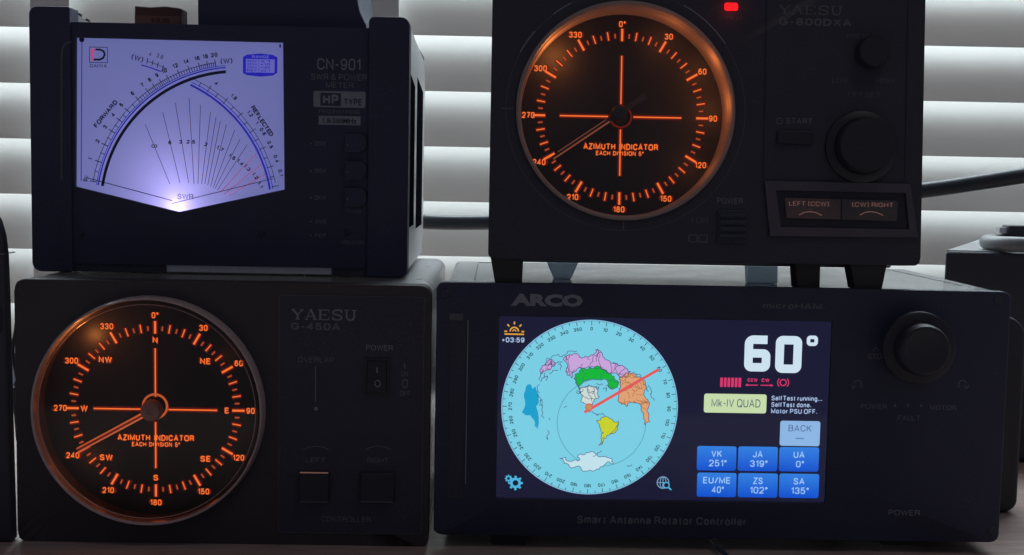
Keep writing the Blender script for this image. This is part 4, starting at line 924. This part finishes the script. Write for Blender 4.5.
# SWR fan
fan = [((237,290),(305,455)),((285,255),(333,452)),((320,230),(357,452)),((358,215),(372,455)),((390,235),(383,455)),((418,255),(393,455)),((433,270),(402,455)),((445,280),(410,458)),((462,290),(418,462)),((485,305),(425,465)),((500,330),(430,468)),((520,345),(437,472)),((545,370),(445,478)),((560,400),(455,483)),((575,425),(470,487))]
for i, (a, b) in enumerate(fan): pr.stroke(PX([z2(*a), z2(*b)]), .6*K2, y1_, 'inkl' if i < 12 else 'rink')
for t, x, y, an in (('6',305,340,0),('3',335,338,0),('2.5',363,338,0),('2',405,345,-.2),('1.7',445,357,-.5),('1.5',478,380,-.6),('1.4',500,395,-.7),('1.3',520,410,-.8),('1.2',542,433,-.9),('1.1',556,458,-1)): 
    cn.textc(pr, t, *cn.p(*z2(x, y), dd), 3.9*K2, an, dd-.3, 'ink', .06, 1)
for q in (-1.3, 1.3): i_ = cn.p(154.4+q, 146.1, dd); pr.stroke(arcpts(i_[0], i_[1], 1.3*K2, 0, 2*PI, 12), .8*K2, y2_, 'ink')
pr.stroke(PX([(86, 177.5), (172, 200.5)]), .8*K2, y1_, 'ink'); pr.stroke(PX([(273, 178.5), (172, 203.5)]), .7*K2, y2_, 'ink')
pr.stroke(PX([(82, 40), (81.2, 181)]), .7*K2, y1_, 'ink'); cxx, czz = cn.p(81.8, 39.6, dd); pr.disc(cxx, czz, 2.6*K2, y2_, 'ink', 20)
pr.stroke(PX([(280, 44.5), (280.3, 47.5)]), 1.6*K2, y1_, 'ink')
cn.textc(pr, 'SWR', *cn.p(185.5, 196.6, dd), 5.4*K2, 0, dd-.3, 'inkl', .0, 1.1)
cn.textc(pr, '0', *cn.p(86.5, 177, dd), 3.4*K2, 1.2, dd-.3, 'ink')
# logo
a, b, c, e = cn.rect(89.5, 47.2, 107.5, 62.6, dd); pr.stroke([(a, b), (c, b), (c, e), (a, e)], .6*K2, y1_, 'ink', True)
pr.poly(PX([(90.8, 49), (95.6, 49), (93.4, 54.5), (93, 60.5), (90.8, 60.5)]), y2_, 'rink')
pr.stroke(PX([(95.5, 49.6), (100, 49.6), (103.6, 51.2), (104.8, 54.5), (103.4, 57.8), (100, 59.6), (93.6, 59.6)]), 1.9*K2, y2_, 'ink')
cn.text(pr, 'DAIWA', 90, 64, 106.8, 67.6, dd-.3, 'ink')
# range table
pts = [(243, 57), (247, 54.6), (260, 53.4), (273, 54.9), (277.5, 57.4), (277.2, 73), (273, 75.6), (260, 76.6), (247, 75.2), (243, 73)]
pr.poly(PX(pts), y1_, 'bink')
M['cardp'] = glow('table_paper', '#6a6ac6', .8)
a, b, c, e = cn.rect(246, 59.2, 274.6, 72.6, dd); pr.poly([(a, b), (c, b), (c, e), (a, e)], y2_, 'cardp')
y3_ = (dd-.42)*S
cn.text(pr, 'RANGE', 252, 55.3, 269, 58.2, dd-.42, 'cardp', .02)
for i, (t1, t2) in enumerate((('20W', 'x1'), ('200W', 'x10'), ('2000W', 'x100'), ('REF', 'x0.1'))):
    y = 60+i*3.15; cn.text(pr, t1, 247, y, 257, y+2.2, dd-.42, 'bink', .02); cn.text(pr, t2, 260.5, y+.1, 270, y+2.3, dd-.42, 'bink', .02)
pr.stroke(PX([(259, 59.2), (259, 72.6)]), .4*K2, y3_, 'bink')
pr.build('scale_print', card)
# needles resting on the two lines
MB().poly(cn.P([(74.6, 36), (284.4, 41.2), (285.8, 190.6), (179, 213.4), (74, 187.6)], -.6), -.6*S, 'glass').build('meter_glass', cn.o)
# pale stroke painting the highlight on the recess's left edge
m = MB(); m.stroke(PX([(72, 42), (66, 43.5), (62.5, 48), (61.5, 60), (61.5, 180)], -3.2), 2.0*S, -3.4*S, 'prints'); m.build('painted_highlight', cn.o)
# lamp at the foot of the card
for (lx_, ly_, en, dp) in ((180, 207, .0085, 17), (184, 186, .024, 56)):
    q = cn.p(lx_, ly_, dp); lamp('meter_lamp', (q[0], dp*S, q[1]), (.58, .50, 1), en, card, size=.003)
# lettering
t = MB(); e_ = -.25
cn.text(t, 'CN-901', 317, 58.5, 360.5, 70, e_, 'print', .0); cn.text(t, 'SWR & POWER', 311, 74, 367, 80.2, e_, 'printd', .0); cn.text(t, 'METER', 326, 82.3, 353.5, 88, e_, 'printd', 0)
a, b, c, e = cn.rect(313.5, 91.3, 365.5, 107.5); t.poly(rrect(a, b, c, e, 2*S), e_*S, 'print'); a, b, c, e = cn.rect(320.5, 93, 341, 105.8); t.poly([(a, b), (c, b), (c, e), (a, e)], (e_-.15)*S, 'bluecast')
cn.text(t, 'HP', 323, 94.5, 338.5, 104.5, e_-.3, 'print', .05); cn.text(t, 'TYPE', 344.5, 98.8, 361.5, 105.2, e_-.3, 'bluecast', .03)
cn.text(t, 'FREQUENCY RANGE', 319, 110, 360, 113.6, e_, 'printd', 0)
a, b, c, e = cn.rect(318.7, 116, 360.5, 125); t.poly([(a, b), (c, b), (c, e), (a, e)], e_*S, 'print'); cn.text(t, '1.8-200MHz', 323, 118.2, 356.5, 123.2, e_-.3, 'bluecast', .02)
t.build('product_lettering', cn.o)
t = MB()
for tx, y in (('20W', 143.5), ('200W', 170.8), ('2KW', 197.8)):
    cn.text(t, tx, 314.5, y-2.2, 326, y+2.2, e_, 'printd', .01); q = cn.p(311, y); t.disc(q[0], q[1], .9*S, e_*S, 'printd', 10)
for tx, y in (('AVG', 221.5), ('PEP', 235.5)):
    cn.text(t, tx, 315, y-2.2, 326, y+2.2, e_, 'printd', .01); q = cn.p(311, y); t.disc(q[0], q[1], .9*S, e_*S, 'printd', 10)
cn.text(t, 'POWER', 345.5, 209.5, 361, 213, e_, 'printd'); cn.text(t, 'MONITOR', 341.5, 240.5, 364, 244, e_, 'printd')
t.build_each('lettering', cn.o)
for y in (143.5, 170.8, 197.5):
    a, b, c, e = cn.rect(345, y-8.8, 366, y+8.2); m = MB(); out = rrect(a, b, c, e, 0, rs=(2*S, 8*S, 8*S, 2*S)); m.prism(out, -5*S, 1*S, 'bluecast'); o = m.build('range_button', cn.o, bevel=.7*S)
    m = MB(); m.stroke(out[1:-1], .5*S, -5.1*S, 'prints'); q = cn.p(347.5, y+1.5, -5); m.disc(q[0], q[1], .8*S, -5.2*S, 'print', 10); m.build('button_edge', o)
for (kx_, ky_, r) in ((347.5, 232, 3.2), (82, 234, 2.4), (262, 234, 3), (128, 265, 2)):
    q = cn.p(kx_, ky_); MB().lathe(q[0], q[1], [(.05*S, -1.6*S), ((r-.5)*S, -1.4*S), (r*S, 0)], 'knob', 20).build('screw' if ky_ != 232 else 'selector_knob', cn.o)

# =================================================================== things on and around
top_cn = cn.o.location.z + ztop - .6*S
def thing(name, label, cat, loc=(0, 0, 0)):
    o = bpy.data.objects.new(name, None); C.objects.link(o); o.location = loc; o['label'] = label; o['category'] = cat; o.empty_display_size = .02; return o
# black box on the meter
yb = YC+16*S
pts = [onY(x, y, yb) for x, y in ((196.5, -70), (348, -66), (357.5, 0), (360, 12), (366, 25), (366, 29), (198, 26))]
base = Vector((pts[3].x-.04, yb, top_cn))
o = thing('equipment_case', 'large plain black box on the cross needle meter, cut off by the top edge', 'equipment box', base)
poly = [(p.x-base.x, max(p.z-base.z, .4*S) if i < 5 else .4*S) for i, p in enumerate(pts)]
MB().prism(poly, 0, 180*S, 'bluecast').build('case', o, bevel=1.5*S)
m = MB(); m.box(poly[0][0]+20*S, poly[0][0]+60*S, -.5*S, .5*S, 50*S, 51*S, 'prints'); m.build('case_seam', o)
# little maroon card box
yb = YC+45*S; a = onY(134.5, 15, yb); b = onY(181.5, 15, yb); t_ = onY(158, 6.5, yb)
o = thing('matchbox', 'small maroon card box with faded red band standing on the meter', 'card box', (a.x, yb, top_cn))
w = b.x-a.x; h = t_.z-top_cn
m = MB(); m.prism([(0, .2*S), (w, .2*S), (w, h-2*S), (w-4*S, h-1*S), (w*.65, h+.3*S), (w*.35, h-1*S), (.5*S, h)], 0, 26*S, 'maroon'); m.build('card_sleeve', o, bevel=.4*S)
m = MB(); m.box(1*S, w-1*S, -.35*S, 0, h*.22, h*.58, 'maroon2')
for i, (q, ww) in enumerate(((.36, 3.4), (.46, 4.6), (.60, 4), (.68, 3.2))):
    m.box(w*q, w*q+ww*S, -.6*S, -.35*S, h*.27, h*.48, 'maroon')
m.build('label_band', o)
# left black device at the picture edge
YL = YF-6*S
lo = thing('rounded_case', 'tall black device with rounded shoulder cut off by the left edge', 'electronic device', (onY(0, 400, YL).x, YL, 0))
p0 = onY(7, 380, YL); ztl = onY(0, 209, YL).z
R_ = p0.x-lo.location.x
out = [(-130*S, 0), (R_+3*S, 0), (R_+2*S, 60*S), (R_, onY(10, 300, YL).z), (R_-1*S, onY(10, 256, YL).z), (R_-3*S, onY(0, 236, YL).z), (R_-7*S, onY(0, 221, YL).z), (R_-13*S, onY(0, 211, YL).z), (R_-26*S, onY(0, 203, YL).z), (R_-60*S, onY(0, 198, YL).z), (-130*S, onY(0, 198, YL).z)]
MB().prism(out, 0, 16*S, 'black').build('case', lo, bevel=4*S, seg=4)
zz = onY(5, 254.5, YL).z; MB().box(R_-30*S, R_-1.2*S, -.5*S, 30*S, zz, zz+.9*S, 'print').build('case_seam', lo)
zz = onY(5, 320, YL).z; MB().prism(rrect(R_-40*S, zz-14*S, R_-4*S, zz+14*S, 5*S), -2*S, 1*S, 'deep').build('side_key', lo, bevel=1*S)
# cables
def cable(name, label, pts, r, mat='cable', n=10):
    P = [Vector(p) for p in pts]; out = []
    Q = [P[0]]+P+[P[-1]]
    for i in range(1, len(Q)-2):
        for k in range(n):
            t = k/n; a, b, c, d = Q[i-1], Q[i], Q[i+1], Q[i+2]
            out.append(.5*((2*b)+(c-a)*t+(2*a-5*b+4*c-d)*t*t+(3*b-a-3*c+d)*t*t*t))
    out.append(P[-1])
    o0 = out[0].copy(); m = MB(); m.tube([q-o0 for q in out], r, mat); o = m.build(name); o.location = o0
    o['label'] = label; o['category'] = 'cable'; return o
cable('cable', 'thick black cable running behind the upper controllers across the blinds', [onY(360, 214, .84), onY(420, 221.5, .84), onY(490, 222.5, .84), onY(640, 218, .82), onY(800, 204, .80), onY(922, 190.5, .79), onY(975, 183, .78), onY(1030, 174.5, .77), onY(1090, 166, .77)], .0050)
cable('cable', 'thin black cable on the desk under the touchscreen controller', [Vector((onZ(700, 534, .003).x, .68, .003)), onZ(712, 541, .003), onZ(722, 551, .003), onZ(731, 562, .003), onZ(736, 585, .003)], .0013)
for i, (pp, lb) in enumerate(((((19, 300), (16, 330), (12.5, 350), (16, 372), (20, 395), (18, 430)), 'loose thin dark cable bowing left behind the N E S W dial controller'), (((12, 352), (17, 362), (20, 372), (14, 392), (16, 415), (18, 440)), 'short dark looped cable hanging lower behind the left dial controller'))):
    cable('cable', lb, [onY(x, y, .72+.02*i) for x, y in pp], .0012)
# grey box on the right, cable loop on it
zb_ = onY(985, 252, .80).z
fl = onY(945.5, 252, .80); bp_ = onZ(998, 233, zb_)
o = thing('equipment_box', 'dark box with pale grey top at the right edge behind the touchscreen controller', 'equipment box', (fl.x, .80, 0))
ft = [(0, 0), (.20, 0), (.20, bp_.y-.80), (bp_.x-fl.x, bp_.y-.80)]
MB().vprism(ft, .002, zb_, 'black').build('case', o, bevel=.002)
M['lid'] = surf('pale_grey_lid', (.22, .225, .23), .35, bump=.1)
MB().vprism([(.002, .003), (.198, .003), (.198, ft[2][1]-.003), (ft[3][0]+.001, ft[3][1]-.003)], zb_-.0005, zb_+.0006, 'lid').build('lid', o)
zc = zb_+.0055
cp = [onY(1000+17*math.cos(a), 0, .81) for a in (0,)]
lc = onZ(1022, 243, zc)
pts = [lc+Vector((.022*math.cos(a), .020*math.sin(a), 0)) for a in [1.0+i*.33 for i in range(14)]]
cable('cable', 'grey cable coiled in a loop on the box at the right edge', pts, .0048, 'gcable')
o = thing('cable_plug', 'black square plug resting on the coiled grey cable at the right edge', 'plug', onZ(1010, 236, zc+.004))
q = MB(); q.box(-.001, .026, .0, .012, .0, .007, 'knob'); q.build('plug_body', o, bevel=.001)
MB().box(-.006, 0, .003, .009, .0015, .0055, 'alu').build('plug_tip', o)
# rounded black speaker right of the touchscreen controller
YS = .675
a = onY(940, 420, YS); b = onY(1022.5, 420, YS); zt_ = onY(1000, 315.5, YS).z
o = thing('rounded_case', 'black round-cornered unit standing right behind the touchscreen controller', 'electronic device', (a.x, YS, 0))
w = b.x-a.x
MB().prism(rrect(0, .001, w, zt_, 0, 10, rs=(6*S, 14*S, 28*S, 6*S)), 0, 60*S, 'knob').build('case', o, bevel=5*S, seg=5)
MB().prism(rrect(12*S, 14*S, w-14*S, zt_-14*S, 14*S, 8), -1*S, .5*S, 'deep').build('grille', o)

# =================================================================== light
def area(name, loc, rot, sx, sy, col, e):
    l = bpy.data.lights.new(name, 'AREA'); l.shape = 'RECTANGLE'; l.size = sx; l.size_y = sy; l.color = col; l.energy = e
    o = bpy.data.objects.new(name, l); C.objects.link(o); o.location = loc; o.rotation_euler = rot; return o
area('window_daylight', (0, 1.65, 1.0), (math.radians(-52), 0, 0), 2.4, 1.4, (.80, .94, 1), 118)
area('room_lamp', (.55, .12, 1.55), (0, 0, 0), .3, .3, (1, .86, .76), 1.5)
w = bpy.data.worlds.new('World'); scn.world = w; w.use_nodes = True
w.node_tree.nodes['Background'].inputs[0].default_value = (.80, .86, 1.15, 1); w.node_tree.nodes['Background'].inputs[1].default_value = .085
scn.view_settings.view_transform = 'Standard'; scn.view_settings.look = 'None'; scn.view_settings.exposure = 0; scn.view_settings.gamma = 1
scn.render.engine = 'CYCLES'
